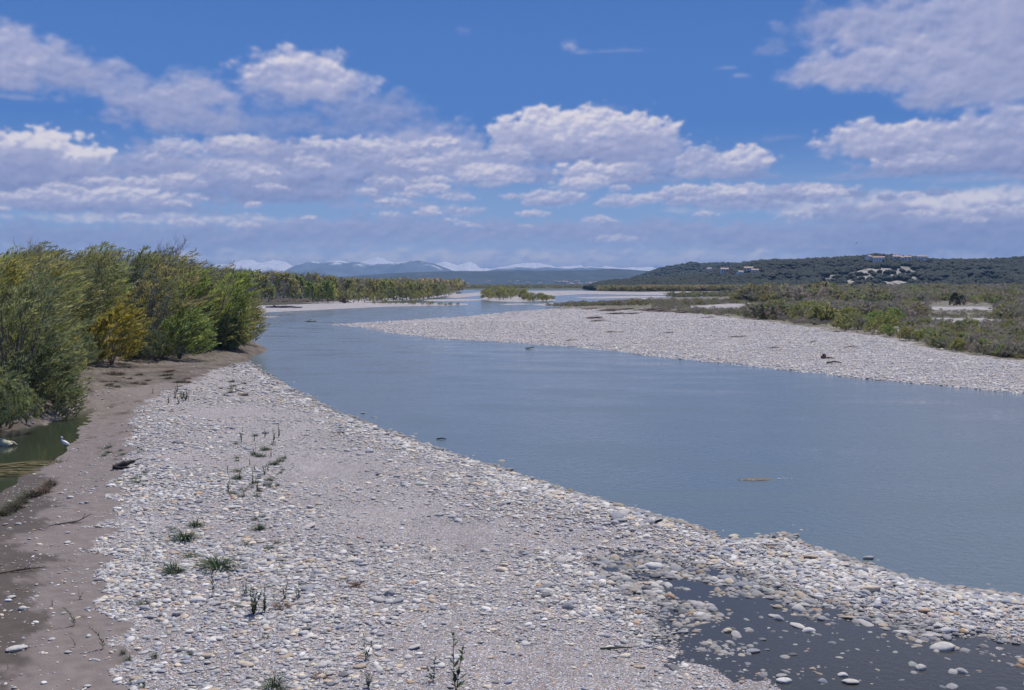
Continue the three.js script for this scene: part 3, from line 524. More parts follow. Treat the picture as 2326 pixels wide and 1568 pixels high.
// a tall bare tree of grey twigs
function makeBare(o) {
  const r = rng(o.seed), wood = new Tris(), twigs = new Tris(), H = o.h, bark = o.bark ?? [0.44, 0.42, 0.39], tw = o.twig ?? [0.33, 0.30, 0.265];
  const grow = (x, y, z, dx, dy, dz, L, th, depth) => {
    const pts = []; let px = x, py = y, pz = z;
    for (let k = 0; k <= 4; k++) { pts.push([px, py, pz, th * (1 - 0.7 * k / 4)]); dx += (r() - 0.5) * 0.25 + 0.05; dz += (r() - 0.5) * 0.25; dy += 0.06; const q = Math.hypot(dx, dy, dz); dx /= q; dy /= q; dz /= q; px += dx * L / 4; py += dy * L / 4; pz += dz * L / 4; }
    (depth < 2 ? wood : twigs).branch(pts, (depth < 2 ? bark : tw).map((v) => v * (0.8 + 0.4 * r())), depth === 0 ? 6 : 3);
    if (depth >= 3) return;
    const n = depth === 0 ? o.limbs ?? 12 : depth === 1 ? 7 : 6;
    for (let i = 0; i < n; i++) { const t = depth === 0 ? 0.25 + 0.75 * i / n : 0.3 + 0.7 * r(), q = pts[Math.min(4, Math.floor(t * 4.2))], a = r() * 6.283, sp = 0.5 + 0.35 * r(); grow(q[0], q[1], q[2], dx * 0.6 + Math.cos(a) * sp, dy * 0.8 + 0.35, dz * 0.6 + Math.sin(a) * sp, L * (depth === 0 ? 0.34 * (1.15 - 0.5 * t) : 0.55), Math.max(q[3] * 0.5, o.least ?? 0.02), depth + 1); }
  };
  for (let s = 0; s < (o.stems ?? 1); s++) grow((r() - 0.5) * 0.8 * (s > 0), -0.2, (r() - 0.5) * 0.8 * (s > 0), (r() - 0.5) * 0.2 + 0.05, 1, (r() - 0.5) * 0.2, H * (0.8 + 0.2 * r()), H * 0.012, 0);
  return { leaves: twigs.geometry(), wood: wood.geometry() };
}
function plantThing(name, category, parts, leafMat, crownName, woodName) {
  const g = new THREE.Group(); g.name = numbered(name); g.userData.category = category; scene.add(g);
  part(woodName, parts.wood, M.bark, g); part(crownName, parts.leaves, leafMat, g); return g;
}
const free = new Map();                                     // the first of each kind is the thing itself, the others are clones
function plant(kind, p, turn, k, label, grp, mat, ky = 1) {
  const proto = KINDS[kind]; let o;
  if (!free.has(kind)) { free.set(kind, 1); o = proto; tag(o, label, null, grp); } else o = copyOf(proto, label, grp);
  o.position.set(p[0], p[1], p[2]); o.rotation.y = turn; o.scale.set(k, k * ky, k);
  if (mat) o.children[1].material = mat; return o;
}
const K = (...a) => plantThing(...a);
const KINDS = {
  willowA: K('willow_tree', 'tree', makeCrown({ seed: 1, h: 10, w: 6.4, shoots: 216, leaves: 20, leaf: 0.42, shoot: 1.61, fuzz: 0.21, stems: 5, lean: 0.16 }), M.leaf, 'crown', 'trunk'),
  willowB: K('willow_tree', 'tree', makeCrown({ seed: 2, h: 10, w: 5.2, shoots: 189, leaves: 20, leaf: 0.44, shoot: 1.43, fuzz: 0.19, stems: 4, lean: 0.22, peak: 0.9, tone: [GREEN[1], GREEN[3], GREEN[0]] }), M.leaf, 'crown', 'trunk'),
  willowC: K('willow_tree', 'tree', makeCrown({ seed: 3, h: 10, w: 4.4, shoots: 153, leaves: 20, leaf: 0.40, shoot: 1.30, fuzz: 0.17, stems: 3, lean: 0.12, spread: 0.35, limbs: 7, bark: [0.26, 0.25, 0.23] }), M.leaf, 'crown', 'trunk'),
  willowD: K('willow_tree', 'tree', makeCrown({ seed: 4, h: 10, w: 6.0, shoots: 124, leaves: 20, leaf: 0.42, shoot: 1.43, fuzz: 0.19, stems: 5, lean: 0.2, limbs: 9, bark: [0.30, 0.29, 0.27], thick: 0.009, tone: [[0.29, 0.26, 0.16], [0.26, 0.25, 0.17], GREEN[3]] }), M.leaf, 'crown', 'trunk'),
  bushA: K('willow_bush', 'bush', makeCrown({ seed: 5, h: 5, w: 5.2, shoots: 299, leaves: 20, leaf: 0.3, leafW: 0.14, shoot: 1.09, fuzz: 0.14, stems: 7, lean: 0.1, low: 0.02, full: 0.75 }), M.leaf, 'crown', 'stem'),
  bushB: K('willow_bush', 'bush', makeCrown({ seed: 6, h: 5, w: 4.2, shoots: 200, leaves: 20, leaf: 0.32, leafW: 0.14, shoot: 1.04, fuzz: 0.14, stems: 6, lean: 0.16, low: 0.02, full: 0.8 }), M.leaf, 'crown', 'stem'),
  poplar: K('poplar_tree', 'tree', makeCrown({ seed: 7, h: 15, w: 6.5, shoots: 88, leaves: 20, leaf: 0.8, leafW: 0.24, shoot: 2.34, fuzz: 0.31, stems: 2, lean: 0.05, spread: 0.3, limbs: 8, low: 0.12, bark: [0.3, 0.29, 0.27], thick: 0.009 }), M.leaf, 'crown', 'trunk'),
  poplarB: K('poplar_tree', 'tree', makeCrown({ seed: 8, h: 14, w: 8, shoots: 100, leaves: 20, leaf: 0.85, leafW: 0.26, shoot: 2.60, fuzz: 0.34, stems: 4, lean: 0.05, spread: 0.5, limbs: 5, low: 0.03 }), M.leaf, 'crown', 'trunk'),
  bare: K('bare_tree', 'tree', makeBare({ seed: 9, h: 15, limbs: 13 }), M.bark, 'twigs', 'trunk'),
  bareB: K('bare_tree', 'tree', makeBare({ seed: 10, h: 14, limbs: 11, stems: 2 }), M.bark, 'twigs', 'trunk'),
  shrubA: K('riverside_shrub', 'shrub', makeCrown({ seed: 11, h: 3, w: 3.4, shoots: 53, leaves: 20, leaf: 0.42, leafW: 0.16, shoot: 1.09, fuzz: 0.14, stems: 6, lean: 0.08, low: 0.02, limbs: 2 }), M.leaf, 'crown', 'stem'),
  shrubB: K('riverside_shrub', 'shrub', makeCrown({ seed: 12, h: 3, w: 4.6, shoots: 62, leaves: 20, leaf: 0.42, leafW: 0.16, shoot: 1.17, fuzz: 0.15, stems: 7, lean: 0.08, low: 0.02, limbs: 2 }), M.leaf, 'crown', 'stem'),
  twiggy: K('twiggy_shrub', 'shrub', makeCrown({ seed: 13, h: 3, w: 3.6, shoots: 48, leaves: 20, leaf: 0.6, leafW: 0.045, rise: 0.9, shoot: 1.17, fuzz: 0.15, stems: 9, lean: 0.05, low: 0.03, limbs: 3, tone: [[0.36, 0.32, 0.29], [0.30, 0.275, 0.255], [0.39, 0.34, 0.285]] }), M.leaf, 'crown', 'stem'),
  conifer: K('conifer_tree', 'tree', makeCrown({ seed: 14, h: 8, w: 4.2, shoots: 117, leaves: 20, leaf: 0.5, leafW: 0.16, rise: 0.1, shoot: 1.30, fuzz: 0.17, stems: 1, lean: 0.0, low: 0.06, peak: 0.55, spread: 0.05, limbs: 10, tone: [[0.02, 0.042, 0.028], [0.028, 0.05, 0.03]] }), M.leafDark, 'crown', 'trunk'),
};
// the thicket on the near bank: those at its edge are placed one by one
const T = 'willows crowding the near bank thicket';
const standAt = (px, py, top) => { const p = G(px, py); return { p, h: EYE + (640 - top) / FOCAL * -p[2] - p[1] }; };
function tree(kind, px, py, top, label, mat, turn = 0, base = 10, grp, ky) { const { p, h } = standAt(px, py, top); return plant(kind, p, turn, h / base / (ky ?? 1), label, grp, mat, ky ?? 1); }
tree('bushB', 252, 828, 682, 'golden yellow willow bush standing in front of the thicket on the mud bank', M.leafGold, 0.2, 5);
tree('bushA', 408, 815, 690, 'bright green broad willow bush at the foot of the thicket near the gravel tip', M.leafFresh, 0.1, 5);
tree('willowB', 500, 800, 582, 'tall fresh green willow leading the thicket at its river end', M.leafFresh, 0.0, 10);
tree('willowD', 540, 790, 655, 'brownish thin willow hanging over the river at the thicket end', M.leafOlive, 0.2, 10);
tree('bushB', 556, 779, 690, 'low olive willow bush overhanging the water at the muddy point', M.leafOlive, 0.5, 5);
tree('willowA', 450, 790, 610, 'olive green willow behind the bright green bush of the thicket', M.leafOlive, 0.3, 10);
tree('willowD', 352, 806, 545, 'tall thin leaved willow with bare tips rising above the thicket', M.leafOlive, 0.1, 10);
tree('willowC', 218, 800, 540, 'tall dark green willow with two pointed tops behind the golden bush', M.leaf, 0.4, 10);
tree('willowD', 305, 800, 640, 'thin willow with pale grey limbs showing beside the golden bush', M.leaf, -0.3, 10);
tree('willowA', 150, 815, 600, 'dense mid green willow behind the pale earth mound', M.leaf, 0.2, 10);
tree('willowA', 28, 948, 600, 'big dark willow at the creek bank, lowest of the thicket', M.leafDark, 0.1, 10);
tree('bushA', 78, 940, 760, 'dark green willow bush overhanging the creek', M.leafDark, -0.2, 5);
tree('bushB', 150, 952, 872, 'small dark bush at the creek end beside the sand', M.leafDark, 0.4, 5);
tree('bushB', -30, 985, 830, 'dark bush cut by the picture edge above the fallen trunk', M.leafDark, 1.0, 5);
tree('bushB', 120, 845, 720, 'olive bush in front of the pale earth mound', M.leafOlive, 0.9, 5);
{
  const r = rng(41), box = [[-380, 960], [60, 930], [128, 868], [165, 830], [300, 818], [380, 806], [470, 800], [548, 788], [556, 762], [540, 752], [-600, 752]];
  const area = new Outline(box, 1), at = [], b = area.box;
  for (let tries = 0; tries < 9000 && at.length < 125; tries++) {
    const x = lerp(b[0], b[1], r()), z = lerp(b[2], b[3], r()); if (area.sd(x, z) < 0.6) continue;
    if (at.some((q) => Math.hypot(q[0] - x, q[1] - z) < 2.5 + 0.010 * -z)) continue; at.push([x, z]);
  }
  for (const [x, z] of at) {
    const px = 1163 + x / -z * FOCAL, sd = area.sd(x, z), top = (px < 220 ? 536 : px < 350 ? 541 : px < 470 ? 568 : 604) + 44 * Math.pow(r(), 1.4) + (sd < 3 ? 70 * r() : 0), y = ground(x, z), h = Math.max(4, EYE + (640 - top) / FOCAL * -z - y);
    const q = r(), kind = q < 0.34 ? 'willowA' : q < 0.6 ? 'willowB' : q < 0.86 ? 'willowC' : 'willowD', c = r();
    const [mat, word] = c < 0.36 ? [M.leaf, 'green'] : c < 0.64 ? [M.leafOlive, 'olive'] : c < 0.80 ? [M.leafDark, 'dark green'] : c < 0.82 ? [M.leafGold, 'yellowish'] : [M.leafFresh, 'fresh green'];
    plant(kind, [x, y, z], (r() - 0.5) * 1.1, h / 10, `${word} ${kind === 'willowD' ? 'thin leaved' : kind === 'willowC' ? 'narrow' : kind === 'willowB' ? 'slender' : 'broad'} willow within the near bank thicket, bent by wind`, `${word} ${kind === 'willowD' ? 'thin leaved' : kind === 'willowC' ? 'narrow' : kind === 'willowB' ? 'slender' : 'broad'} willows within the near bank thicket`, mat);
  }
}
for (const [px, py, top, k] of [[15, 962, 850, 0], [60, 958, 860, 1], [105, 925, 820, 0], [118, 895, 800, 1], [140, 868, 770, 0], [182, 838, 745, 1], [205, 828, 750, 0], [305, 822, 740, 1], [335, 815, 730, 0], [455, 806, 715, 1], [485, 803, 708, 0], [515, 799, 700, 1], [370, 812, 745, 1], [535, 794, 712, 0], [-15, 968, 870, 1], [90, 905, 800, 0], [160, 848, 760, 1], [280, 822, 770, 1]])
  tree(k ? 'bushB' : 'bushA', px, py, top, 'low green willow bush filling the foot of the near bank thicket', px < 125 ? M.leafDark : [M.leaf, M.leafOlive, M.leafDark][(px + 60) % 3], px * 0.7, 5, 'low bushes at the foot of the thicket');
for (const [px, py, top] of [[62, 790, 548], [132, 785, 552], [232, 782, 536], [296, 785, 552], [346, 785, 540], [432, 782, 566], [488, 780, 584]]) tree(px % 4 ? 'bare' : 'bareB', px, py, top, 'bare grey tree whose leafless top sticks out of the near bank thicket', null, px, 14.5, 'bare tree tops over the near bank thicket');
// the wood farther up on the same side
{
  const r = rng(43), line = [[470, 694], [560, 690], [750, 686], [860, 683], [945, 681], [1005, 673], [1033, 668.5]], topAt = [[470, 600], [560, 606], [640, 613], [720, 614], [780, 624], [850, 629], [940, 633], [1010, 640], [1036, 654]];
  const pick = (L, x) => { for (let i = 1; i < L.length; i++) if (x <= L[i][0]) return lerp(L[i - 1][1], L[i][1], (x - L[i - 1][0]) / (L[i][0] - L[i - 1][0])); return L.at(-1)[1]; };
  for (let rowN = 0; rowN < 4; rowN++) for (let x = 475 + rowN * 7; x < 1034; x += (rowN === 0 ? 13 : 12) * (0.7 + 0.6 * r()) * (x > 900 ? 0.75 : 1)) {
    const py = pick(line, x) - rowN * (x < 800 ? 4.5 : x < 950 ? 3.2 : 1.6), [gx, gz] = W(x, py, 0.9), y = Math.max(0.6, ground(gx, gz)), d = -gz;
    let h = 0.5 + EYE + (641 - pick(topAt, x)) / FOCAL * d * (0.86 + 0.22 * r()) - y; if (rowN === 0) h *= 0.5 + 0.4 * r();
    const bareShare = x < 700 ? 0.62 : x < 780 ? 0.2 : x > 980 ? 0.3 : 0.1, q = r(), c = r();
    if (rowN === 0 && x > 760 && q < 0.4) { plant('shrubB', [gx, y, gz], r() * 6, h / 3 * 0.55, 'low bushy edge shrub along the upstream wood', 'shrubs edging the upstream wood', c < 0.5 ? M.leafOlive : M.leaf); continue; }
    if (q < bareShare) plant(r() < 0.5 ? 'bare' : 'bareB', [gx, y, gz], r() * 6, h / 15, 'bare grey poplar in the wood upstream, twigs only', 'bare grey poplars of the upstream wood', null);
    else { const [mat, word] = c < 0.72 ? [M.leafPale, 'pale green'] : c < 0.82 ? [M.leafOlive, 'olive'] : [M.leafFresh, 'fresh green']; const k = r() < 0.5; plant(k ? 'poplar' : 'poplarB', [gx, y, gz], r() * 6, h / 15, `${word} ${k ? 'slim' : 'broad'} poplar in the wood upstream beyond the gravel spit`, `${word} ${k ? 'slim' : 'broad'} poplars of the upstream wood`, mat); }
  }
}
// scrub on the plain across the river: the nearer shrubs one by one
const scrubRest = [];

{
  const r = rng(47), S = [];
  const patch = (x0, x1, y0, y1, n, h0, h1, mix, label) => { for (let i = 0; i < n; i++) { const px = lerp(x0, x1, r()), py = lerp(y0, y1, r()), [x, z] = W(px, py, 0.9); if (scrubOutline.sd(x, z, 30) < 0.8 || onTrack(x, z) || (px > 2095 && px < 2265 && py > 697 && py < 745)) continue; S.push({ x, z, h: lerp(h0, h1, r()), q: r(), c: r(), t: r() * 6, mix, label }); } };
  // mix: share of twiggy grey-brown shrubs
  patch(1795, 1900, 716, 748, 12, 2.8, 3.8, 0.0, 'in the bright clump behind the gravel bar'); patch(1870, 2040, 728, 764, 24, 1.8, 2.9, 0.1, 'in the green clump behind the gravel bar'); patch(2010, 2140, 752, 790, 22, 1.3, 2.2, 0.25, 'along the back edge of the gravel bar');
  patch(2120, 2330, 775, 815, 36, 0.9, 1.6, 0.3, 'in the low dark strip behind the gravel bar'); patch(1560, 1830, 712, 742, 34, 0.9, 1.6, 0.5, 'in the brown grassy field behind the bar'); patch(2080, 2400, 728, 778, 34, 0.9, 1.7, 0.5, 'on the sandy scrubland across the river');
  patch(1820, 2330, 692, 716, 60, 1.8, 3.0, 0.7, 'in the grey thicket across the river'); patch(2000, 2400, 690, 715, 24, 1.8, 3.0, 0.5, 'on the sandy scrubland across the river');
  S.sort((a, b) => b.h / -b.z - a.h / -a.z);
  S.forEach((s) => {
    const y = ground(s.x, s.z), tw = s.q < s.mix, kind = tw ? 'twiggy' : s.t < 3 ? 'shrubA' : 'shrubB';
    const [mat, word] = tw ? [s.c < 0.5 ? M.leaf : M.leafOlive, 'grey brown twiggy'] : s.c < 0.3 ? [M.leafFresh, 'fresh green'] : s.c < 0.62 ? [M.leaf, 'green'] : s.c < 0.85 ? [M.leafOlive, 'olive'] : [M.leafDark, 'dark green'];
    plant(kind, [s.x, y, s.z], s.t, s.h / 3, `${word} shrub ${s.label}`, `${word} shrubs ${s.label}`, mat);
  });
  // farther off they read as one mass
  const mass = (x0, x1, y0, y1, n, h0, h1, mix) => { for (let i = 0; i < n; i++) { const px = lerp(x0, x1, r()), py = lerp(y0, y1, Math.pow(r(), 0.7)), [x, z] = W(px, py, 0.9); if (-z > 1450 || scrubOutline.sd(x, z, 40) < 1.5 || onTrack(x, z) || (h1 > 1 && px > 2095 && px < 2265 && py > 694 && py < 745)) continue; const gap = fbm(x * 0.02 + 5, z * 0.012, 3); if (gap < -0.25) continue; scrubRest.push([x, Math.max(0.4, ground(x, z)) - 0.1, z, lerp(h0, h1, r()) * (0.8 + 0.7 * clamp(gap + 0.3)), r() < mix ? 1 : 0, r(), r() * 6.28]); } };
  mass(1680, 2700, 664, 688, 2400, 2.4, 4.4, 0.5); mass(1800, 2700, 655, 668, 2200, 3.4, 6.4, 0.45); mass(1400, 1760, 660, 676, 520, 1.6, 3.4, 0.35); mass(1300, 1700, 682, 694, 420, 0.8, 1.6, 0.5); mass(1500, 1800, 686, 716, 500, 0.6, 1.3, 0.75); mass(1700, 2700, 690, 730, 800, 1.2, 2.8, 0.6); mass(2060, 2700, 735, 812, 500, 0.7, 1.4, 0.6); mass(1230, 1420, 688, 694, 160, 0.6, 1.4, 0.4); mass(1560, 2700, 706, 742, 1500, 0.35, 0.8, 0.75); mass(1900, 2700, 740, 815, 1500, 0.3, 0.7, 0.55); mass(1480, 1900, 690, 716, 700, 0.35, 0.8, 0.7); mass(1690, 1900, 655, 690, 260, 4, 6.5, 0.3);
}
function scatter(name, label, list, parts, tone, mat, cat) {           // one mass of plants
  const im = new THREE.InstancedMesh(parts, mat, list.length), o = new THREE.Object3D(), c = new THREE.Color();
  list.forEach((s, i) => { o.position.set(s[0], s[1], s[2]); o.rotation.set(0, s[6], 0); const k = s[3] / 3; o.scale.set(k * (0.9 + 0.5 * s[5]), k, k * (0.9 + 0.5 * s[5])); o.updateMatrix(); im.setMatrixAt(i, o.matrix); const q = tone(s[5]); im.setColorAt(i, c.setRGB(q[0], q[1], q[2])); });
  im.name = numbered(name); im.userData.kind = 'stuff'; im.castShadow = im.receiveShadow = true; scene.add(im); return tag(im, label, cat);
}
const shrubMass = makeCrown({ seed: 21, h: 3, w: 4, shoots: 31, leaves: 20, leaf: 0.55, leafW: 0.18, shoot: 1.30, fuzz: 0.17, stems: 3, limbs: 1, lean: 0.05, low: 0.02 }), twigMass = makeCrown({ seed: 22, h: 3, w: 4, shoots: 31, leaves: 20, leaf: 0.7, leafW: 0.07, rise: 0.9, shoot: 1.30, fuzz: 0.17, stems: 3, limbs: 1, lean: 0.04, low: 0.02, tone: [[0.36, 0.325, 0.29], [0.30, 0.28, 0.25]] });
scatter('scrub', 'green scrub spreading over the plain across the river up to the hills', scrubRest.filter((s) => !s[4]), shrubMass.leaves, (q) => q < 0.5 ? [1.05, 0.92, 1.0] : q < 0.8 ? [0.9, 0.88, 1.1] : [0.95, 1.05, 0.9], M.leaf, 'scrub');
scatter('scrub', 'grey brown leafless scrub spreading over the plain across the river', scrubRest.filter((s) => s[4]), twigMass.leaves, (q) => q < 0.6 ? [1, 0.95, 0.95] : [0.8, 0.85, 0.75], M.leaf, 'scrub');
// the pair of dark conifers, the bushes of the island and the row of bushes on the spit
tree('conifer', 2166, 697, 656, 'tall dark conifer standing out of the grey scrub, the pointed one', null, 0, 8);
tree('conifer', 2187, 696, 662, 'shorter dark conifer close beside the pointed one in the scrub', null, 2, 8);
{
  const r = rng(51);
  for (let i = 0; i < 22; i++) { const px = 1100 + 96 * r(), py = 672 + 9 * r(), [x, z] = W(px, py, 0.4); if (isles[0].sd(x, z) < 2) continue; plant(r() < 0.6 ? 'shrubA' : 'shrubB', [x, 0.4, z], r() * 6, (4.2 + 2.4 * r()) / 3, 'olive green shrub on the small river island', 'shrubs on the small river island', r() < 0.5 ? M.leafOlive : M.leaf); }
  for (let i = 0; i < 14; i++) { const px = 1196 + 58 * r(), py = 678 + 6 * r(), [x, z] = W(px, py, 0.4); plant('shrubB', [x, Math.max(0.1, ground(x, z)), z], r() * 6, (1.8 + 2.4 * r()) / 3, 'low shrub on the tail of the river island', 'low shrubs on the tail of the river island', r() < 0.6 ? M.leafOlive : M.leafDark); }
  for (let i = 0; i < 15; i++) { const px = 842 + 205 * (i + r() * 0.8) / 15, [x, z] = W(px, 692.2 + 0.9 * r(), 0.3); plant('shrubB', [x, Math.max(0.05, ground(x, z)), z], r() * 6, (0.9 + 0.9 * r()) / 3, 'small green shrub in the row along the pale gravel spit', 'small shrubs in a row on the gravel spit', M.leafOlive); }
}

// ---------------------------------------------------------------- hills and mountains
// profile: sightings of the skyline [x, y]; the land rises to it at the distance dist and falls off in front and behind
function ridge(name, label, profile, dist, o) {
  const P = profile.map(([x, y]) => { const q = atDepth(x, y, dist); return [q[0], q[1]]; }), x0 = P[0][0], x1 = P.at(-1)[0], nx = o.nx, nz = o.nz, p = [], col = [], idx = [], uv = [];
  const H = (x) => { for (let i = 1; i < P.length; i++) if (x <= P[i][0]) { const t = (x - P[i - 1][0]) / (P[i][0] - P[i - 1][0]); return lerp(P[i - 1][1], P[i][1], t); } return P.at(-1)[1]; };
  const height = (x, u) => {                            // u: -1 foot in front .. 0 crest .. 1 foot behind
    const crest = H(x) * (1 + (o.jag ?? 0.02) * (fbm(x / o.grain * 2.5, 3.3, 6) + (o.sharp ?? 0) * (0.5 - Math.abs(fbm(x / o.grain * 1.6, 8.1, 5)) * 2.2))), s = u < 0 ? 1 + u : 1 - u, gully = fbm(x / o.grain + o.seed, u * 1.3 * o.front / o.grain + o.seed, 5);
    const f = Math.pow(clamp(s), o.power ?? 1.1), w = o.relief * crest * gully * Math.sin(Math.PI * clamp(s * 0.97));
    return Math.max(-1, crest * f + w * (u < 0 ? 1 : 0.4));
  };
  for (let k = 0; k <= nz; k++) { const u = lerp(-1, 0.7, k / nz), z = -dist - u * (u < 0 ? -1 : 1) * (u < 0 ? -o.front : o.front) * 1; for (let i = 0; i <= nx; i++) { const x = lerp(x0, x1, i / nx), y = height(x, u), zz = -dist + (u < 0 ? -u * o.front : -u * o.front); p.push(x * (1 + 0), y, zz); col.push(...o.color(x, y, u, H(x))); uv.push(x / 300, zz / 300); } }
  for (let k = 0; k < nz; k++) for (let i = 0; i < nx; i++) { const a = k * (nx + 1) + i; idx.push(a, a + 1, a + nx + 1, a + 1, a + nx + 2, a + nx + 1); }
  const g = new THREE.BufferGeometry(); g.setAttribute('position', new THREE.Float32BufferAttribute(p, 3)); g.setAttribute('color', new THREE.Float32BufferAttribute(col, 3)); g.setAttribute('uv', new THREE.Float32BufferAttribute(uv, 2)); g.setIndex(idx); g.computeVertexNormals();
  const m = structure(name, g, o.material); m.userData.label = label;
  const surface = (x, u) => [x, height(x, u), -dist - u * o.front];
  return { mesh: m, surface, x0, x1, H };
}
M.rock = new THREE.MeshStandardMaterial({ name: 'mountain', vertexColors: true, roughness: 1 });
const snowAbove = (line, rock) => (x, y, u, H) => { const s = smooth(-0.06, 0.08, y / H - line + 0.35 * fbm(x / 260, u * 9, 5)); return mix3(rock.map((v) => v * (0.8 + 0.5 * fbm(x / 300, u * 6, 3))), [0.74, 0.72, 0.72], s); };
ridge('snow_mountain', 'far snow covered mountain range', [[400, 645], [480, 606], [545, 594], [575, 590], [590, 597], [622, 592], [650, 595], [664, 606], [700, 615], [800, 606], [832, 590], [858, 586], [878, 589], [900, 600], [960, 612], [985, 600], [1012, 596], [1035, 602], [1052, 600], [1062, 596], [1078, 600], [1090, 610], [1120, 610], [1150, 604], [1165, 602], [1195, 598], [1215, 599], [1228, 597], [1240, 601], [1262, 608], [1310, 605], [1318, 601], [1330, 607], [1360, 606], [1378, 604], [1400, 610], [1440, 608], [1480, 606], [1510, 612], [1600, 640]], 17000, { nx: 900, nz: 44, front: 2600, grain: 520, seed: 3, relief: 0.34, jag: 0.09, sharp: 0.7, power: 1.0, material: M.rock, color: snowAbove(0.52, [0.17, 0.17, 0.18]) });
ridge('blue_mountain', 'far blue mountain with thin snow on its crest', [[600, 650], [655, 612], [680, 600], [700, 594], [730, 595], [765, 593], [800, 594], [840, 599], [880, 598], [905, 594], [930, 591], [958, 592], [985, 598], [1005, 606], [1030, 614], [1080, 628], [1130, 645]], 14500, { nx: 400, nz: 30, front: 2200, grain: 500, seed: 9, relief: 0.3, jag: 0.08, sharp: 0.5, material: M.rock, color: snowAbove(0.98, [0.15, 0.165, 0.16]) });
ridge('blue_mountain', 'far blue mountain under the long snowy crest', [[1060, 648], [1110, 613], [1130, 608], [1160, 606], [1200, 607], [1240, 606], [1290, 609], [1340, 606], [1380, 610], [1440, 614], [1560, 640]], 15000, { nx: 220, nz: 30, front: 2200, grain: 800, seed: 12, relief: 0.2, jag: 0.06, material: M.rock, color: snowAbove(1.0, [0.15, 0.165, 0.16]) });
ridge('wooded_ridge', 'long flat blue wooded ridge across the head of the valley', [[560, 648], [700, 634], [800, 627], [880, 621], [960, 617], [1040, 615], [1100, 615], [1180, 613], [1260, 614], [1340, 613], [1390, 610], [1430, 612], [1475, 615], [1530, 622], [1620, 640], [1700, 648]], 8000, { nx: 300, nz: 40, front: 1500, grain: 420, seed: 15, relief: 0.30, material: M.rock, color: (x, y, u) => { const f = fbm(x / 150, u * 8, 4); return mix3([0.022, 0.034, 0.02], [0.05, 0.058, 0.04], smooth(0, 0.4, f)); } });
const scar = (x, u, f) => mix3([0.022, 0.034, 0.018], [0.36, 0.33, 0.285], f);
const hillA = ridge('wooded_hill', 'blue green wooded hill behind the nearer hill', [[1400, 650], [1478, 622], [1506, 612], [1545, 606], [1568, 601], [1596, 603], [1637, 601], [1681, 602], [1715, 597], [1760, 594], [1840, 594], [1960, 598], [2100, 620]], 2700, { nx: 200, nz: 30, front: 800, grain: 200, seed: 19, relief: 0.28, material: M.rock, color: (x, y, u) => scar(x, u, 0.7 * smooth(0.30, 0.5, fbm(x / 50, u * 12, 4))) });
const hillB = ridge('wooded_hill', 'dark wooded hill with pale rock scars and a few houses', [[1340, 655], [1370, 646], [1400, 642], [1450, 639], [1520, 636], [1590, 628], [1640, 616], [1690, 607], [1724, 601], [1769, 598], [1843, 594], [1900, 591], [1932, 588], [1992, 583], [2051, 587], [2125, 594], [2200, 596], [2259, 593], [2326, 590], [2450, 586], [2700, 590], [3000, 610]], 1500, { nx: 330, nz: 44, front: 440, grain: 110, seed: 23, relief: 0.34, material: M.rock, color: (x, y, u) => { const px = 1163 + x / (1500 + u * 440) * FOCAL, band = smooth(1840, 1900, px) * smooth(2110, 2050, px) * smooth(-0.85, -0.75, u) * smooth(-0.36, -0.5, u); return scar(x, u, clamp(smooth(0.36, 0.5, fbm(x / 29, u * 14, 4) + 0.1) * 0.5 + band * smooth(-0.26, 0.04, fbm(x / 19, u * 22 + 4, 4)))); } });
// woods on the hills
function crownBlob(seed) {                                // one round, lumpy tree crown
  const g = stoneGeometry(seed, 3, 0.55, 1), p = g.attributes.position, r = rng(seed);
  for (let i = 0; i < p.count; i++) { const k = 1 + 0.22 * (r() - 0.5); p.setXYZ(i, p.getX(i) * 0.5 * k, (p.getY(i) * 0.55 + 0.4) * k, p.getZ(i) * 0.62 * k); }
  g.computeVertexNormals(); return g;
}
const woodLeaf = new THREE.MeshStandardMaterial({ name: 'wood_leaves', roughness: 0.95 });
function woods(name, label, hill, n, size, seed, tone, bare) {
  const r = rng(seed), list = [], o = new THREE.Object3D(), c = new THREE.Color();
  for (let i = 0; i < n; i++) { const u = -1 + 1.25 * Math.pow(r(), 0.9), x = lerp(hill.x0, hill.x1, r()), q = hill.surface(x, u); if (q[1] < 2 || bare(x, u, q)) continue; list.push([...q, size * (0.6 + 0.8 * r()), r() * 6, r()]); }
  const im = new THREE.InstancedMesh(crownBlob(seed), woodLeaf, list.length);
  list.forEach((s, i) => { o.position.set(s[0], s[1] - 1.0, s[2]); o.rotation.y = s[4]; o.scale.set(s[3] * 1.1, s[3] * 0.85, s[3] * 1.1); o.updateMatrix(); im.setMatrixAt(i, o.matrix); const q = tone(s[5]); im.setColorAt(i, c.setRGB(...q)); });
  im.name = numbered(name); im.userData.kind = 'stuff'; im.castShadow = im.receiveShadow = true; scene.add(im); return tag(im, label, 'wood');
}
woods('hill_woods', 'dark evergreen woods covering the near hill across the valley', hillB, 30000, 5.6, 61, (q) => q < 0.6 ? [0.014, 0.024, 0.019] : q < 0.88 ? [0.018, 0.029, 0.02] : [0.032, 0.036, 0.028], (x, u) => { const px = 1163 + x / (1500 + u * 440) * FOCAL, band = smooth(1840, 1900, px) * smooth(2110, 2050, px) * smooth(-0.85, -0.75, u) * smooth(-0.36, -0.5, u); return band * smooth(-0.26, 0.04, fbm(x / 19, u * 22 + 4, 4)) > 0.3 || fbm(x / 29, u * 14, 4) > 0.36; });
woods('hill_woods', 'blue green woods on the hill behind', hillA, 11000, 8, 62, (q) => q < 0.7 ? [0.022, 0.035, 0.026] : [0.034, 0.044, 0.03], (x, u) => fbm(x / 50, u * 12, 4) > 0.34);
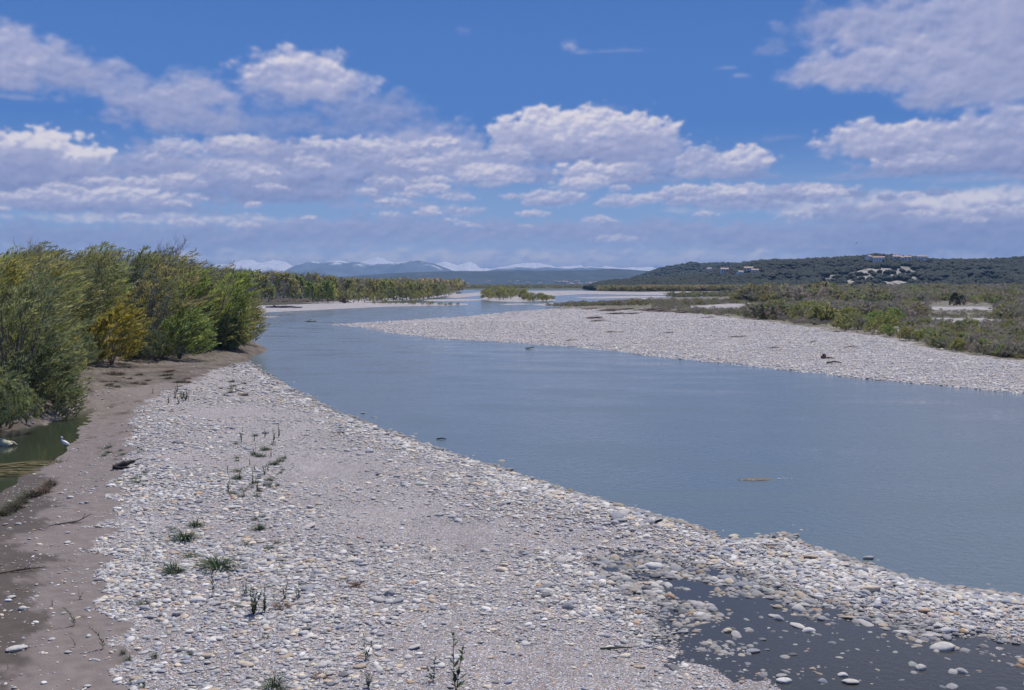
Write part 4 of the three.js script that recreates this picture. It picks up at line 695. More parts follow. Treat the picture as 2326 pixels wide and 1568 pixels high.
{ // trees of the valley floor
  const r = rng(63), list = [];
  for (let i = 0; i < 5200; i++) { const px = lerp(980, 2700, r()), d = (px > 1360 ? 1060 : 1480) + (px > 1360 ? 260 : 1500) * Math.pow(r(), 1.6), x = (px - 1163) / FOCAL * d; if (px < 1340 && d < 1750) continue; if (fbm(x * 0.006, d * 0.01, 3) < -0.18) continue; list.push([x, 0.9, -d, (3.2 + 3.4 * r()), 0, r(), r() * 6]); }
  for (let i = 0; i < 1400; i++) { const px = lerp(-300, 1040, r()), d = 950 + 900 * r(), x = (px - 1163) / FOCAL * d; list.push([x, 0.9, -d, 8 + 5 * r(), 0, r(), r() * 6]); }
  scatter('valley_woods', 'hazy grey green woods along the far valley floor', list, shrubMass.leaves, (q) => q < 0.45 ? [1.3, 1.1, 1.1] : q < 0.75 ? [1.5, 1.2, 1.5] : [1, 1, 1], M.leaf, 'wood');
}

// ---------------------------------------------------------------- weeds on the gravel and the sand
M.weed = new THREE.MeshPhysicalMaterial({ name: 'weed', vertexColors: true, side: THREE.DoubleSide, roughness: 0.85, transmission: 0.3, thickness: 0, specularIntensity: 0.5 });
function tuftGeometry(seed, n, tone, flat = 1) {
  const t = new Tris(), r = rng(seed);
  for (let i = 0; i < n; i++) {
    const a = r() * 6.283, q = 0.34 * Math.sqrt(r()), x = Math.cos(a) * q, z = Math.sin(a) * q, e = lerp(0.5, 1.4, r()), L = 0.55 * (0.5 + 0.7 * r()), b = a + (r() - 0.5), v = 0.7 + 0.7 * r(), c = tone[Math.floor(r() * tone.length)];
    let px = x, py = -0.05, pz = z, el = e;
    for (let k = 0; k < 3; k++) { const l = L / 2.4, dx = Math.cos(el) * Math.cos(b) * l, dy = Math.sin(el) * l * flat, dz = Math.cos(el) * Math.sin(b) * l; t.blade(px, py, pz, dx * 1.15, dy * 1.15, dz * 1.15, -Math.sin(b), 0.15, Math.cos(b), 0.030 * (1 - k * 0.22), [c[0] * v, c[1] * v, c[2] * v]); px += dx; py += dy; pz += dz; el -= 0.35 + 0.2 * r(); }
  }
  return t.geometry();
}
function sprigParts(seed, stems, o = {}) {                     // unit height
  const r = rng(seed), w = new Tris(), l = new Tris();
  for (let s = 0; s < stems; s++) {
    const a = r() * 6.283, sp = (o.spread ?? 0.16) * (s ? 0.4 + r() : 0.2), H = s ? 0.55 + 0.4 * r() : 1, pts = [], bx = (o.bend ?? 0) * H;
    for (let k = 0; k <= 6; k++) { const t = k / 6; pts.push([Math.cos(a) * sp * t + bx * t * t + 0.015 * (r() - 0.5), H * t * (1 - 0.25 * Math.abs(o.bend ?? 0) * t) - 0.02, Math.sin(a) * sp * t + 0.015 * (r() - 0.5), 0.011 * (1 - 0.7 * t)]); }
    w.branch(pts, o.stem ?? [0.07, 0.08, 0.035], 4);
    for (let k = 0; k < (o.leaves ?? 40); k++) {
      const t = lerp(o.from ?? 0.1, 1, r()), f = Math.min(5, Math.floor(t * 6)), p = pts[f], p2 = pts[f + 1], u = t * 6 - f, b = r() * 6.283, L = (o.leaf ?? 0.11) * (1.15 - 0.6 * t) * (0.6 + 0.8 * r()), e = 0.3 + 0.7 * r(), v = 0.7 + 0.6 * r(), c = o.tone ?? [0.05, 0.085, 0.035];
      l.blade(lerp(p[0], p2[0], u), lerp(p[1], p2[1], u), lerp(p[2], p2[2], u), Math.cos(e) * Math.cos(b) * L, Math.sin(e) * L, Math.cos(e) * Math.sin(b) * L, -Math.sin(b), 0, Math.cos(b), L * 0.22, [c[0] * v, c[1] * v, c[2] * v]);
    }
  }
  return { wood: w.geometry(), leaves: l.geometry() };
}
const TG = [[0.055, 0.095, 0.042], [0.068, 0.11, 0.044], [0.045, 0.08, 0.038], [0.10, 0.11, 0.055]];
const tuftGeos = [tuftGeometry(71, 170, TG), tuftGeometry(72, 120, TG), tuftGeometry(73, 80, TG)], dryTuft = tuftGeometry(74, 130, [[0.16, 0.10, 0.075], [0.12, 0.085, 0.065], [0.2, 0.14, 0.1]]), oliveTuft = tuftGeometry(75, 140, [[0.085, 0.085, 0.045], [0.06, 0.075, 0.04], [0.12, 0.10, 0.065]]);
const sprigs = [sprigParts(81, 6, { spread: 0.4, bend: 0.14, leaves: 40 }), sprigParts(82, 3, { spread: 0.3, bend: 0.12, leaves: 46 }), sprigParts(83, 1, { bend: -0.5, leaves: 44, leaf: 0.12, from: 0.05 }), sprigParts(84, 2, { spread: 0.3, leaves: 22, leaf: 0.16 }), sprigParts(85, 1, { leaves: 60, leaf: 0.15, from: 0.25, tone: [0.075, 0.10, 0.06] })];
function tuft(px, py, wide, label, grp, geometry = tuftGeos[0], tall = 1) {
  const [x, y, z] = G(px, py), s = 1.05 * wide / FOCAL * -z / 0.95, m = new THREE.Mesh(geometry, M.weed); m.name = numbered('grass_tuft'); m.position.set(x, y + 0.01, z); m.scale.set(s, s * tall, s); m.rotation.y = px * 1.7; m.castShadow = m.receiveShadow = true; scene.add(m); return tag(m, label, 'grass tuft', grp);
}
function sprig(px, py, top, k, label, grp, turn = 0) {
  const [x, y, z] = G(px, py), h = (py - top) / FOCAL * -z * 1.02, g = group('weed', label, 'weed', [x, y, z], turn, grp); g.scale.setScalar(h);
  part('stem', sprigs[k].wood, M.weed, g); part('leaves', sprigs[k].leaves, M.weed, g); return g;
}
tuft(420, 1226, 46, 'big dense dark green grass tuft standing farther off than the wide low tuft', null, tuftGeos[0], 0.9);
tuft(444, 1196, 30, 'smaller dark green grass tuft next behind the big dense one', null, tuftGeos[1], 0.9);
tuft(396, 1300, 38, 'upright dark green grass tuft between a sand gap and the wide low tuft', null, tuftGeos[0], 1.05);
tuft(496, 1290, 62, 'widest grass tuft on the gravel, low and dark green with dry edges', null, tuftGeos[0], 0.75);
tuft(590, 1203, 26, 'green grass tuft alone on the pale gravel past the dense tufts', null, tuftGeos[1], 1.1);
tuft(596, 1176, 14, 'tiny yellowish green tuft behind the lone green tuft', null, tuftGeos[2], 1.1);
tuft(625, 1056, 18, 'dark round tuft farthest toward the river on the weedy gravel', null, tuftGeos[1], 1);
tuft(621, 1566, 44, 'bright green leafy tuft at the bottom edge of the gravel', null, tuftGeos[1], 1.2);
tuft(324, 1274, 18, 'small upright tuft beside the sand, above a brown stone', null, tuftGeos[2], 1.5);
tuft(434, 1265, 28, 'flat bluish green tuft between the two dense dark tufts', null, tuftGeos[2], 0.7);
tuft(808, 1333, 24, 'reddish brown dry tuft on the fine grey gravel', null, dryTuft, 0.9);
tuft(640, 1380, 34, 'dark brown dry brush at the foot of slim green stems', null, dryTuft, 0.6);
tuft(727, 1540, 28, 'pale brown dry tuft near the bottom of the gravel', null, dryTuft, 0.8);
tuft(605, 1448, 14, 'tiny round green tuft below the tall leafy stems', null, tuftGeos[2], 1);
for (const [x, y, w, t] of [[562, 1239, 22, 0.8], [613, 1247, 18, 1], [629, 1234, 16, 0.8], [578, 1182, 14, 1.3], [393, 1205, 14, 1.3], [328, 1372, 24, 0.7], [535, 1380, 18, 0.9], [460, 1214, 10, 1.2]]) tuft(x, y, w, 'little green grass tuft among grey cobbles near the dense tufts', 'little grass tufts among the grey cobbles', tuftGeos[2], t);
for (const [x, y, w] of [[350, 1495, 16], [279, 1486, 13], [291, 1501, 15], [299, 1553, 13], [324, 1562, 13], [432, 1489, 12]]) tuft(x, y, w, 'short upright green tuft where the gravel meets the sand', 'short upright tufts where gravel meets sand', tuftGeos[2], 2.0);
{
  const r = rng(91);
  for (let i = 0; i < 52; i++) { const px = lerp(505, 650, r()), py = lerp(990, 1130, r()); r() < 0.55 ? tuft(px, py, 9 + 11 * r(), 'thin green tuft in the weedy strip along the middle of the gravel', 'thin tufts in the weedy strip', tuftGeos[2], 1.1) : sprig(px, py, py - 16 - 16 * r(), 1, 'thin green stem in the weedy strip along the middle of the gravel', 'thin stems in the weedy strip', r() * 6); }
  for (let i = 0; i < 12; i++) { const px = lerp(345, 470, r()), py = lerp(890, 925, r()); sprig(px, py, py - 14 - 16 * r(), i % 2, 'slender weed stem at the far sandy edge of the gravel', 'slender weed stems at the far sandy edge', r() * 6); }
  for (let i = 0; i < 10; i++) { const px = lerp(495, 565, r()), py = lerp(868, 905, r()); tuft(px, py, 10 + 8 * r(), 'low grey green tuft near the far gravel tip', 'low tufts near the far gravel tip', oliveTuft, 0.8); }
  for (let i = 0; i < 16; i++) { const px = lerp(215, 330, r()), py = lerp(1000, 1110, r()); tuft(px, py, 7 + 9 * r(), 'tiny pale green tuft on the stony sand by the creek', 'tiny tufts on the stony sand by the creek', tuftGeos[2], 0.9); }
  for (let i = 0; i < 26; i++) { const t = r(), px = lerp(-10, 128, t) + 10 * (r() - 0.5), py = lerp(1178, 1098, t) + 12 * (r() - 0.5); tuft(px, py, 18 + 16 * r(), 'olive dry grass tuft in the strip between creek and sand', 'dry grass tufts between creek and sand', t > 0.7 && r() < 0.7 ? dryTuft : oliveTuft, 1.0); }
  for (let i = 0; i < 22; i++) { const px = lerp(215, 470, r()), py = lerp(842, 880, r()); tuft(px, py, 10 + 18 * r(), 'low grey green tuft on the brown mud bank below the willows', 'low tufts on the mud bank', r() < 0.5 ? oliveTuft : dryTuft, 0.55); }
}
sprig(576, 1399, 1318, 0, 'tallest leafy weed of the gravel, a bunch of upright stems casting a dark shadow', null, 0.4);
sprig(601, 1391, 1328, 1, 'slim leafy stems just beside the tallest leafy weed', null, 1.2);
sprig(558, 1352, 1310, 3, 'sparse green stem behind the tallest leafy weed', null, 2.1);
sprig(484, 1356, 1300, 4, 'tall single grey green stem below the widest grass tuft', null, 0.2);
sprig(520, 1332, 1304, 4, 'short single stem with a leafy head above a tan stone', null, 1.0);
sprig(648, 1364, 1318, 1, 'slender stems rising from the dark brown dry brush', null, 0.1);
sprig(678, 1362, 1320, 3, 'sparse stems past the dark brown dry brush', null, 1.9);
sprig(830, 1500, 1436, 3, 'leafy branched weed in front of the ochre boulder', null, 0.3);
sprig(836, 1562, 1516, 0, 'low leafy weed at the bottom edge below the branched one', null, 0.9);
sprig(1034, 1575, 1428, 3, 'tall slender weed cut by the bottom edge in mid gravel', null, 0.7);
sprig(985, 1548, 1490, 3, 'sparse leafy weed beside the tall slender one', null, 2.7);
sprig(168, 1422, 1372, 2, 'thin curved green stem leaning over on the bare sand', null, 0.1);
sprig(170, 1470, 1444, 2, 'short bent stem below the thin curved one on the sand', null, -0.2);
sprig(234, 1474, 1416, 2, 'thick leafy curved weed at the sand edge', null, 0.2);
sprig(180, 1362, 1336, 3, 'forked yellow green seedling on the bare sand', null, 0.0);
sprig(118, 1377, 1358, 3, 'small leafy sprout on the wet brown sand', null, 1.3);
sprig(222, 1258, 1238, 3, 'spreading little weed on the sand nearest the upper gravel', null, 0.7);
sprig(18, 1522, 1504, 2, 'dark little weed near the corner of the wet sand', null, 2.0);

// ---------------------------------------------------------------- driftwood
M.wood = new THREE.MeshStandardMaterial({ name: 'driftwood', vertexColors: true, roughness: 0.9 });
function driftwood(name, label, category, px, py, branches, color, grp) { // branches: lists of [dx, dy, dz, radius] in metres
  const [x, y, z] = G(px, py), g = group(name, label, category, [x, y, z], 0, grp), r = rng(Math.round(px + py));
  branches.forEach((b, i) => { const t = new Tris(), fine = []; for (let k = 0; k < b.length - 1; k++) for (let s = 0; s < 3; s++) { const u = s / 3; fine.push([0, 1, 2, 3].map((c) => lerp(b[k][c], b[k + 1][c], u) + (c < 3 ? (r() - 0.5) * b[k][3] * 0.5 : (r() - 0.5) * b[k][3] * 0.25))); } fine.push(b.at(-1)); t.branch(fine, color.map((v) => v * (0.8 + 0.4 * r())), 7); part(i ? 'branch' : 'log', t.geometry(), M.wood, g); });
  return g;
}
driftwood('driftwood_log', 'black forked driftwood log with a pale broken end on the sand edge', 'driftwood', 268, 1066, [[[-0.20, 0.08, 0.2, 0.13], [0.25, 0.22, 0, 0.15], [0.62, 0.30, -0.35, 0.07]], [[0.0, 0.12, 0.25, 0.07], [0.3, 0.10, 0.3, 0.06], [0.55, 0.10, 0.1, 0.03]], [[0.5, 0.3, -0.3, 0.035], [0.9, 0.42, -0.5, 0.015]]], [0.028, 0.023, 0.018]);
driftwood('fallen_trunk', 'pale fallen trunk with a broken root end lying in the creek', 'driftwood', 8, 1012, [[[-4.2, 1.7, -0.6, 0.15], [-1.4, 0.70, 0.0, 0.19], [0.3, 0.10, 0.3, 0.24], [0.55, 0.0, 0.35, 0.2]], [[0.2, 0.16, 0.3, 0.12], [0.55, 0.2, 0.2, 0.08], [0.8, 0.05, 0.1, 0.04]]], [0.36, 0.33, 0.27]);
driftwood('driftwood_stump', 'brown tree stump with a long root on the gravel bar across the river', 'driftwood', 1878, 817, [[[-0.4, 0.0, 0, 0.26], [-0.36, 0.32, 0, 0.26], [-0.28, 0.6, 0.0, 0.2]], [[-0.15, 0.2, 0.1, 0.14], [0.5, 0.16, 0.1, 0.09], [1.3, 0.1, 0.05, 0.03]], [[-0.3, 0.2, 0.1, 0.12], [-0.6, 0.06, 0.3, 0.05]]], [0.20, 0.125, 0.07]);
driftwood('driftwood_branch', 'small dark branch just in front of the brown stump', 'driftwood', 1893, 826, [[[-0.7, 0.1, 0, 0.09], [0.1, 0.22, 0, 0.08], [0.9, 0.1, 0.1, 0.04]]], [0.08, 0.06, 0.05]);
driftwood('river_snag', 'snag of twisted branches sticking out of the river by the gravel bar', 'driftwood', 1204, 792, [[[-0.8, -0.06, 0, 0.07], [0, 0.12, 0, 0.08], [0.7, 0.2, 0, 0.04]], [[0.1, 0.06, 0, 0.05], [0.4, 0.3, 0.1, 0.03], [0.55, 0.42, 0, 0.015]], [[-0.2, 0.03, 0, 0.05], [-0.6, 0.16, 0.1, 0.03]]], [0.20, 0.17, 0.12]);
driftwood('river_snag', 'flat snag of sticks in the water off the tip of the gravel bar', 'driftwood', 704, 731, [[[-2, -0.1, 0, 0.12], [0, 0.16, 0, 0.12], [1.8, 0.02, 0, 0.06]], [[-0.6, 0.05, 0, 0.08], [-0.1, 0.45, 0.1, 0.05], [0.5, 0.5, 0, 0.02]], [[0.7, 0.05, 0, 0.08], [1.4, 0.3, 0, 0.04]]], [0.24, 0.20, 0.16]);
driftwood('driftwood_log', 'long grey log lying along the upstream gravel spit', 'driftwood', 648, 700, [[[-7, 0.3, 0, 0.35], [0, 0.5, 0, 0.4], [6, 0.3, 0.5, 0.2]], [[-3, 0.4, 0, 0.25], [-5, 1.5, 0, 0.12], [-6, 2.2, 0, 0.05]]], [0.13, 0.115, 0.095]);
driftwood('driftwood_stump', 'dark root stump standing on the upstream gravel spit', 'driftwood', 781, 689, [[[0, 0, 0, 0.9], [0.1, 1.2, 0, 0.8], [0, 2.2, 0, 0.5]], [[0, 0.8, 0, 0.5], [1.8, 0.7, 0, 0.25], [3.2, 0.2, 0, 0.1]], [[0, 0.6, 0, 0.4], [-2.2, 0.8, 0, 0.15]]], [0.09, 0.07, 0.055]);
{
  const r = rng(97);
  for (const [px, py, w] of [[1395, 714, 5], [1437, 714, 4], [1385, 707, 6], [1410, 704, 7], [1470, 706, 6], [1500, 708, 7], [1530, 709, 5], [1350, 724, 4], [1362, 731, 3], [1340, 703, 5], [1560, 712, 5], [1610, 722, 3], [1668, 767, 1.6], [1684, 767, 1.4], [1520, 758, 1.8], [1386, 756, 1.6], [1410, 756, 1.5], [1760, 792, 1.6], [1932, 790, 1.6], [1850, 778, 1.4], [1300, 775, 1.5]]) {
    const bs = []; for (let k = 0; k < 5; k++) { const a = (r() - 0.5) * 1.2, L = w * (0.3 + 0.3 * r()), x0 = (r() - 0.5) * w * 0.5, up = 0.12 * w * r(); bs.push([[x0 - Math.cos(a) * L, 0.08, -Math.sin(a) * L, 0.018 * w * (0.5 + r())], [x0, 0.12 + up * 0.6, 0, 0.022 * w], [x0 + Math.cos(a) * L, 0.1 + up, Math.sin(a) * L, 0.008 * w]]); }
    driftwood('driftwood_pile', w > 2.5 ? 'brown driftwood pile at the grassy top of the gravel bar across the river' : 'small brown driftwood pile on the open gravel bar across the river', 'driftwood', px, py, bs, [0.24, 0.175, 0.125], w > 2.5 ? 'driftwood piles at the top of the far bar' : 'small driftwood piles on the open far bar');
  }
}
driftwood('driftwood_twigs', 'tangle of brown twigs on the sand beside the gravel edge', 'driftwood', 170, 1188, [[[-0.5, 0.02, 0.3, 0.02], [0.1, 0.06, 0, 0.022], [0.45, 0.25, -0.3, 0.01]], [[-0.2, 0.03, 0.1, 0.018], [0.3, 0.05, 0.2, 0.01]], [[0.2, 0.1, -0.1, 0.012], [0.3, 0.3, -0.2, 0.006]], [[-0.4, 0.03, 0.2, 0.02], [-0.7, 0.02, 0.6, 0.01]]], [0.07, 0.05, 0.04]);
driftwood('driftwood_twigs', 'dark tangle of twigs on the wet brown sand', 'driftwood', 42, 1300, [[[-0.6, 0.02, 0.3, 0.02], [0, 0.06, 0, 0.02], [0.7, 0.10, -0.2, 0.01]], [[-0.2, 0.04, 0, 0.015], [0.4, 0.15, 0.1, 0.008]], [[0.1, 0.05, 0, 0.015], [0.3, 0.25, -0.3, 0.006]], [[-0.5, 0.03, 0.3, 0.016], [-0.9, 0.02, 0.5, 0.008]]], [0.055, 0.042, 0.034]);
driftwood('driftwood_stick', 'small black stick leaning among cobbles near the river edge', 'driftwood', 1493, 1190, [[[-0.22, 0.04, 0, 0.045], [0.0, 0.09, 0, 0.05], [0.2, 0.14, 0, 0.03]]], [0.02, 0.02, 0.022]);
driftwood('driftwood_stick', 'dark stick in the shallow river water off the pebble shore', 'driftwood', 1003, 998, [[[-0.3, 0.02, 0, 0.035], [0, 0.06, 0, 0.04], [0.28, 0.01, 0, 0.02]]], [0.035, 0.03, 0.03]);
driftwood('driftwood_stick', 'long grey stick lying on the fine gravel near the puddle rim', 'driftwood', 1400, 1478, [[[-0.4, 0.05, 0, 0.025], [0, 0.07, 0, 0.03], [0.4, 0.06, -0.05, 0.015]]], [0.09, 0.08, 0.08]);
driftwood('driftwood_stick', 'thin brown sticks heaped on the cobble ridge beside the river', 'driftwood', 1750, 1242, [[[-0.5, 0.06, 0, 0.010], [0, 0.08, 0.1, 0.012], [0.5, 0.07, 0.1, 0.006]], [[-0.3, 0.07, 0.2, 0.009], [0.4, 0.09, -0.1, 0.005]], [[-0.1, 0.06, -0.1, 0.009], [0.5, 0.10, 0.2, 0.005]], [[0.2, 0.06, 0.1, 0.009], [-0.4, 0.09, 0.3, 0.005]]], [0.16, 0.115, 0.095]);
{ // flattened reeds in the creek
  const r = rng(99), [x, , z] = G(40, 1070), g = group('reed_bundle', 'flattened yellow reeds lying in the creek toward the sand', 'reeds', [x, 0.0, z]);
  for (let i = 0; i < 34; i++) { const t = new Tris(), y0 = lerp(-2.0, 2.6, r()), x0 = -2.6 + 1.2 * r(), L = 2.2 + 2.6 * r(), up = 0.04 + 0.16 * r(), c = r() < 0.5 ? [0.26, 0.21, 0.09] : [0.17, 0.145, 0.07]; t.branch([[x0, 0.01, y0, 0.014], [x0 + L * 0.5, up, y0 - 0.25 * r(), 0.018], [x0 + L, 0.03, y0 - 0.5 * r() - 0.2, 0.008]], c, 4); part('reed', t.geometry(), M.wood, g); }
  for (let i = 0; i < 8; i++) { const t = new Tris(), x0 = 0.6 + 1.3 * r(), a = 1.2 + 1.0 * r(); t.branch([[x0, 0.05, -1.2, 0.012], [x0 + Math.cos(a) * 0.35, 0.3, -1.3, 0.01], [x0 + Math.cos(a) * 0.7, 0.5 * Math.sin(a), -1.4, 0.004]], [0.28, 0.17, 0.06], 4); part('reed', t.geometry(), M.wood, g); }
}
// ---------------------------------------------------------------- a shoal rock in the river with white water on it
{
  const [x, , z] = W(1715, 1090, 0).length ? [W(1715, 1090, 0)[0], 0, W(1715, 1090, 0)[1]] : [0, 0, 0], g = group('shoal_rock', 'brown rock just breaking the river surface with white water on it', 'rock', [x, -0.05, z], 0.05);
  const m = part('rock', stoneGeos[5], new THREE.MeshStandardMaterial({ name: 'wet_rock', color: new THREE.Color().setRGB(0.22, 0.165, 0.09), map: grainMap, roughness: 0.8 }), g); m.scale.set(0.80, 0.36, 0.30);
  const r = rng(101), list = []; for (let i = 0; i < 18; i++) { const q = stoneGeometry(200 + i % 4, 1, 0.3, 0.35), s = 0.014 + 0.026 * r() * r(); q.scale(s * 1.6, s, s); q.translate(i < 10 ? lerp(-0.7, 0.2, r()) : lerp(0.9, 2.0, r()), 0.07 + 0.02 * r(), (i < 10 ? 0.26 : -0.1) + 0.10 * (r() - 0.5)); list.push(q); }
  part('foam', mergeGeometries(list), new THREE.MeshStandardMaterial({ name: 'foam', color: new THREE.Color().setRGB(0.75, 0.76, 0.76), roughness: 0.8 }), g);
}
// ---------------------------------------------------------------- birds
function bodyAlong(pts, sides = 10) { const t = new Tris(); t.branch(pts, [1, 1, 1], sides); return t.geometry(); }
{
  const [x, , z] = G(146, 1021), g = group('white_egret', 'white egret standing at the creek edge beside the sand', 'bird', [x, Math.max(0, ground(x, z)) - 0.03, z], 0.25);
  const white = new THREE.MeshStandardMaterial({ name: 'white_feathers', color: new THREE.Color().setRGB(0.85, 0.85, 0.84), roughness: 0.8 }), black = new THREE.MeshStandardMaterial({ name: 'black_skin', color: new THREE.Color().setRGB(0.03, 0.03, 0.03), roughness: 0.6 });
  part('body', bodyAlong([[0.30, 0.27, 0, 0.012], [0.22, 0.30, 0, 0.05], [0.10, 0.36, 0, 0.095], [-0.02, 0.43, 0, 0.10], [-0.10, 0.50, 0, 0.062], [-0.13, 0.56, 0, 0.036], [-0.10, 0.62, 0, 0.028], [-0.08, 0.67, 0, 0.028], [-0.11, 0.71, 0, 0.034], [-0.15, 0.71, 0, 0.030], [-0.19, 0.70, 0, 0.012]]), white, g);
  part('bill', bodyAlong([[-0.18, 0.70, 0, 0.013], [-0.25, 0.685, 0, 0.008], [-0.32, 0.67, 0, 0.002]], 6), black, g);
  for (const s of [-1, 1]) part('leg', bodyAlong([[0.03, 0.34, s * 0.035, 0.016], [0.05, 0.18, s * 0.04, 0.009], [0.02, 0.02, s * 0.04, 0.008], [-0.06, 0.01, s * 0.05, 0.006]], 5), black, g);
}
{
  const [x, y, z] = atDepth(1945, 553, 220), g = group('flying_bird', 'tiny dark bird flying above the wooded hill', 'bird', [x, y, z], 0.6), dark = new THREE.MeshStandardMaterial({ name: 'dark_feathers', color: new THREE.Color().setRGB(0.04, 0.04, 0.045), roughness: 0.8 });
  part('body', bodyAlong([[-0.24, 0, 0, 0.01], [-0.16, 0.01, 0, 0.045], [0, 0.01, 0, 0.06], [0.14, 0.01, 0, 0.04], [0.3, 0.0, 0, 0.03]]), dark, g);
  for (const s of [-1, 1]) { const w = new THREE.BoxGeometry(0.18, 0.012, 0.5, 3, 1, 6), p = w.attributes.position; for (let i = 0; i < p.count; i++) { const f = p.getZ(i) / 0.5 + 0.5; p.setXYZ(i, p.getX(i) * (1 - 0.75 * f) - 0.12 * f * f, p.getY(i) + (s > 0 ? 0.34 : 0.22) * f, s * (0.04 + 0.5 * f)); } w.computeVertexNormals(); part('wing', w, dark, g); }
}
// ---------------------------------------------------------------- earth, heaps and banks
{
  const g0 = stoneGeometry(301, 4, 0.35, 0.5), [x, y, z] = G(150, 822), m = structure('earth_mound', g0, new THREE.MeshStandardMaterial({ name: 'earth', color: new THREE.Color().setRGB(0.30, 0.26, 0.215), map: grainMap, bumpMap: grainBump, bumpScale: 0.1, roughness: 1 })); m.position.set(x - 1.5, y - 0.3, z - 2.5); m.scale.set(3.6, 4.6, 3);
  const h0 = stoneGeometry(303, 3, 0.3, 0.5), q = W(744, 672, 1), o = new THREE.Mesh(h0, new THREE.MeshStandardMaterial({ name: 'pale_gravel', color: new THREE.Color().setRGB(0.62, 0.60, 0.58), map: grainMap, roughness: 1 })); o.name = 'gravel_heap'; o.position.set(q[0], 1.0, q[1] + 60); o.scale.set(4.2, 6.5, 3); o.castShadow = o.receiveShadow = true; scene.add(o); tag(o, 'white heap of gravel in a gap of the upstream wood', 'heap');
  // the cut bank below the upstream wood
  const p = [], idx = [], uv = [], n = 120, rows = 7;
  for (let k = 0; k < rows; k++) for (let i = 0; i <= n; i++) { const px = lerp(520, 792, i / n), [bx, bz] = W(px, lerp(691.5, 683.6, clamp((px - 560) / 230)), 0.6), f = k / (rows - 1), h = 2.5 * (0.75 + 0.6 * fbm(i * 0.11, 3, 3)) * smooth(0, 0.08, i / n) * smooth(1, 0.86, i / n); p.push(bx + 0.5 * fbm(i * 0.4, k * 0.9, 3), 0.4 + h * f, bz + 2.4 - 4.2 * f * f - 1.5 * fbm(i * 0.3, k * 0.7 + 8, 3)); uv.push(bx / 4, f); }
  for (let k = 0; k < rows - 1; k++) for (let i = 0; i < n; i++) { const a = k * (n + 1) + i; idx.push(a, a + 1, a + n + 1, a + 1, a + n + 2, a + n + 1); }
  const g = new THREE.BufferGeometry(); g.setAttribute('position', new THREE.Float32BufferAttribute(p, 3)); g.setAttribute('uv', new THREE.Float32BufferAttribute(uv, 2)); g.setIndex(idx); g.computeVertexNormals();
  structure('earth_bank', g, new THREE.MeshStandardMaterial({ name: 'brown_earth', color: new THREE.Color().setRGB(0.15, 0.115, 0.095), map: grainMap, roughness: 1, side: THREE.DoubleSide }));
}
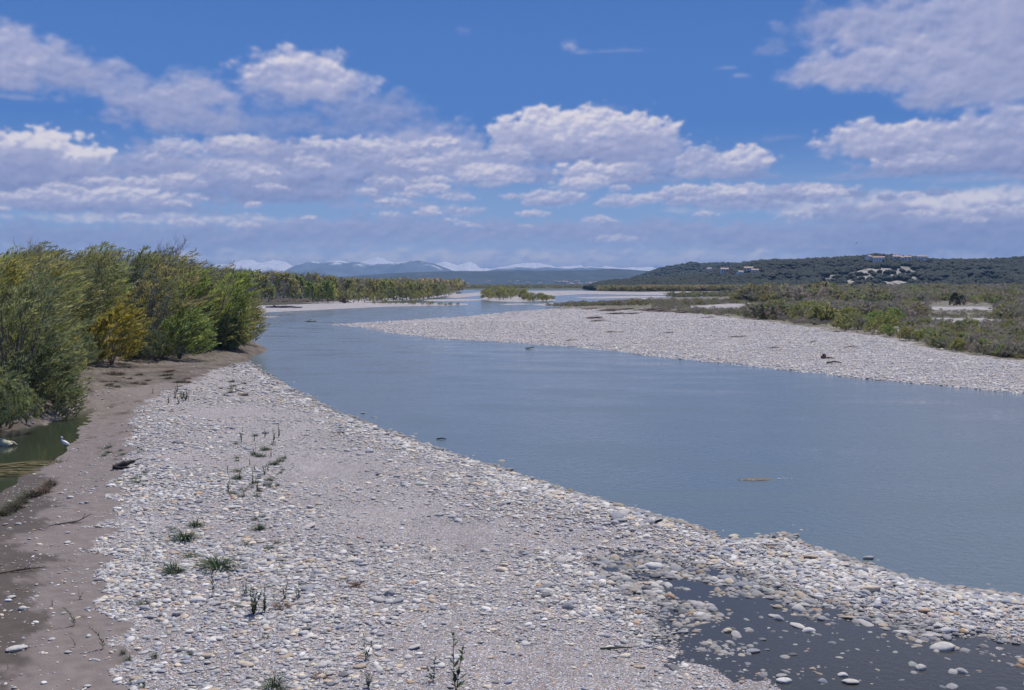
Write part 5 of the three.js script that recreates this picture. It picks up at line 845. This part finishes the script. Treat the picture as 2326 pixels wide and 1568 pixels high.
// ---------------------------------------------------------------- houses
M.wall = [[0.78, 0.72, 0.63], [0.85, 0.83, 0.79], [0.70, 0.62, 0.52]].map((c, i) => new THREE.MeshStandardMaterial({ name: 'render_' + ['cream', 'white', 'buff'][i], color: new THREE.Color().setRGB(...c), roughness: 0.95 }));
M.tiles = new THREE.MeshStandardMaterial({ name: 'roof_tiles', color: new THREE.Color().setRGB(0.44, 0.33, 0.26), roughness: 0.95 });
M.pane = new THREE.MeshStandardMaterial({ name: 'window_glass', color: new THREE.Color().setRGB(0.03, 0.035, 0.045), roughness: 0.2 });
M.shutter = new THREE.MeshStandardMaterial({ name: 'shutter', color: new THREE.Color().setRGB(0.16, 0.2, 0.22), roughness: 0.8 });
function house(label, p, turn, w, d, h, wall, grp) {
  const g = group('house', label, 'house', p, turn, grp);
  const b = new THREE.BoxGeometry(w, h + 6, d); b.translate(0, (h + 6) / 2 - 6, 0); part('wall', b, M.wall[wall], g);
  const s = new THREE.Shape(); const e = d / 2 + 0.5, rise = d * 0.24; s.moveTo(-e, 0); s.lineTo(0, rise); s.lineTo(e, 0); s.lineTo(e, 0.25); s.lineTo(0, rise + 0.3); s.lineTo(-e, 0.25); s.closePath();
  const rf = new THREE.ExtrudeGeometry(s, { depth: w + 1, bevelEnabled: false }); rf.translate(0, 0, -(w + 1) / 2); rf.rotateY(Math.PI / 2); rf.translate(0, h - 0.1, 0); const roof = part('roof', rf, M.tiles, g);
  const gs = new THREE.Shape(); gs.moveTo(-d / 2 + 0.02, 0); gs.lineTo(0, rise - 0.1); gs.lineTo(d / 2 - 0.02, 0); gs.closePath(); for (const k of [-1, 1]) { const gg = new THREE.ExtrudeGeometry(gs, { depth: 0.2, bevelEnabled: false }); gg.rotateY(Math.PI / 2); gg.translate(k > 0 ? w / 2 - 0.22 : -w / 2 + 0.02, h - 0.02, 0); part('gable', gg, M.wall[wall], g); }
  const ch = new THREE.BoxGeometry(0.8, 1.6, 0.8); ch.translate(w * 0.28, h + rise * 0.7, d * 0.12); part('chimney', ch, M.wall[wall], roof);
  for (let k = 0; k < Math.max(2, Math.round(w / 4)); k++) { const n = Math.max(2, Math.round(w / 4)), x = (k + 0.5) / n * w - w / 2; for (const y of h > 4.5 ? [h - 1.6, 1.5] : [1.6]) { if (k === 0 && y < 2) { const dg = new THREE.BoxGeometry(1.1, 2.2, 0.12); dg.translate(x, 1.1, d / 2 + 0.05); part('door', dg, M.shutter, g); continue; } const wg = new THREE.BoxGeometry(1.1, 1.3, 0.08); wg.translate(x, y, d / 2 + 0.04); const win = part('window', wg, M.pane, g); for (const q of [-1, 1]) { const sg = new THREE.BoxGeometry(0.45, 1.35, 0.06); sg.translate(x + q * 0.82, y, d / 2 + 0.05); part('shutter', sg, M.shutter, win); } } }
  return g;
}
function onHill(hill, px, py, dist, front) { for (let u = -0.98; u < 0.3; u += 0.006) { const d = dist + u * front, x = (px - 1163) / FOCAL * d * 1.0, s = hill.surface(x, u), v = 645 - (s[1] - EYE) / -s[2] * FOCAL; if (v <= py) return s; } const x = (px - 1163) / FOCAL * dist; return hill.surface(x, 0); }
[[1611, 623, 'small white house, the single one at the upstream end of the hillside', 9, 1], [1644, 626, 'white house with two wings low on the wooded hillside', 14, 1], [1680, 631, 'white house lowest on the wooded hillside', 11, 1], [1700, 624, 'long pink roofed house beside the pale double house on the slope', 16, 0], [1713, 627, 'pale house at the end of the row on the lower slope', 12, 0], [1971, 598, 'tiny white house farthest upstream on the hill crest', 8, 1], [1994, 599, 'largest white villa on the hill crest above the rock scar', 20, 1], [2034, 598, 'cream house with long roof on the hill crest', 16, 0], [2048, 599, 'buff house in the middle of the crest hamlet', 14, 2], [2060, 599, 'white house next to the buff one on the hill crest', 12, 1], [2090, 597, 'low long white house alone downstream of the crest hamlet', 18, 1]].forEach(([px, py, label, w, m], i) => { const s = onHill(hillB, px, py, 1500, 440); house(label, [s[0], s[1] + 3.6, s[2]], (i % 3 - 1) * 0.5, w * 0.75, 6.5 + i % 2 * 1.5, i % 2 ? 5 : 4.2, m); });
{ // the far town at the foot of the blue ridge
  const r = rng(105);
  for (let i = 0; i < 44; i++) { const px = i < 34 ? 1262 + 96 * r() : 1020 + 240 * r(), d = 4300 + 700 * r(), p = atDepth(px, 650, d); house('tiny pale house of the far town at the foot of the blue ridge', [p[0], 1 + 13 * r(), -d], (r() - 0.5) * 1.5, 9 + 8 * r(), 8, 5 + 6 * r(), i % 3, 'houses of the far town'); }
}

renderer.render(scene, camera);
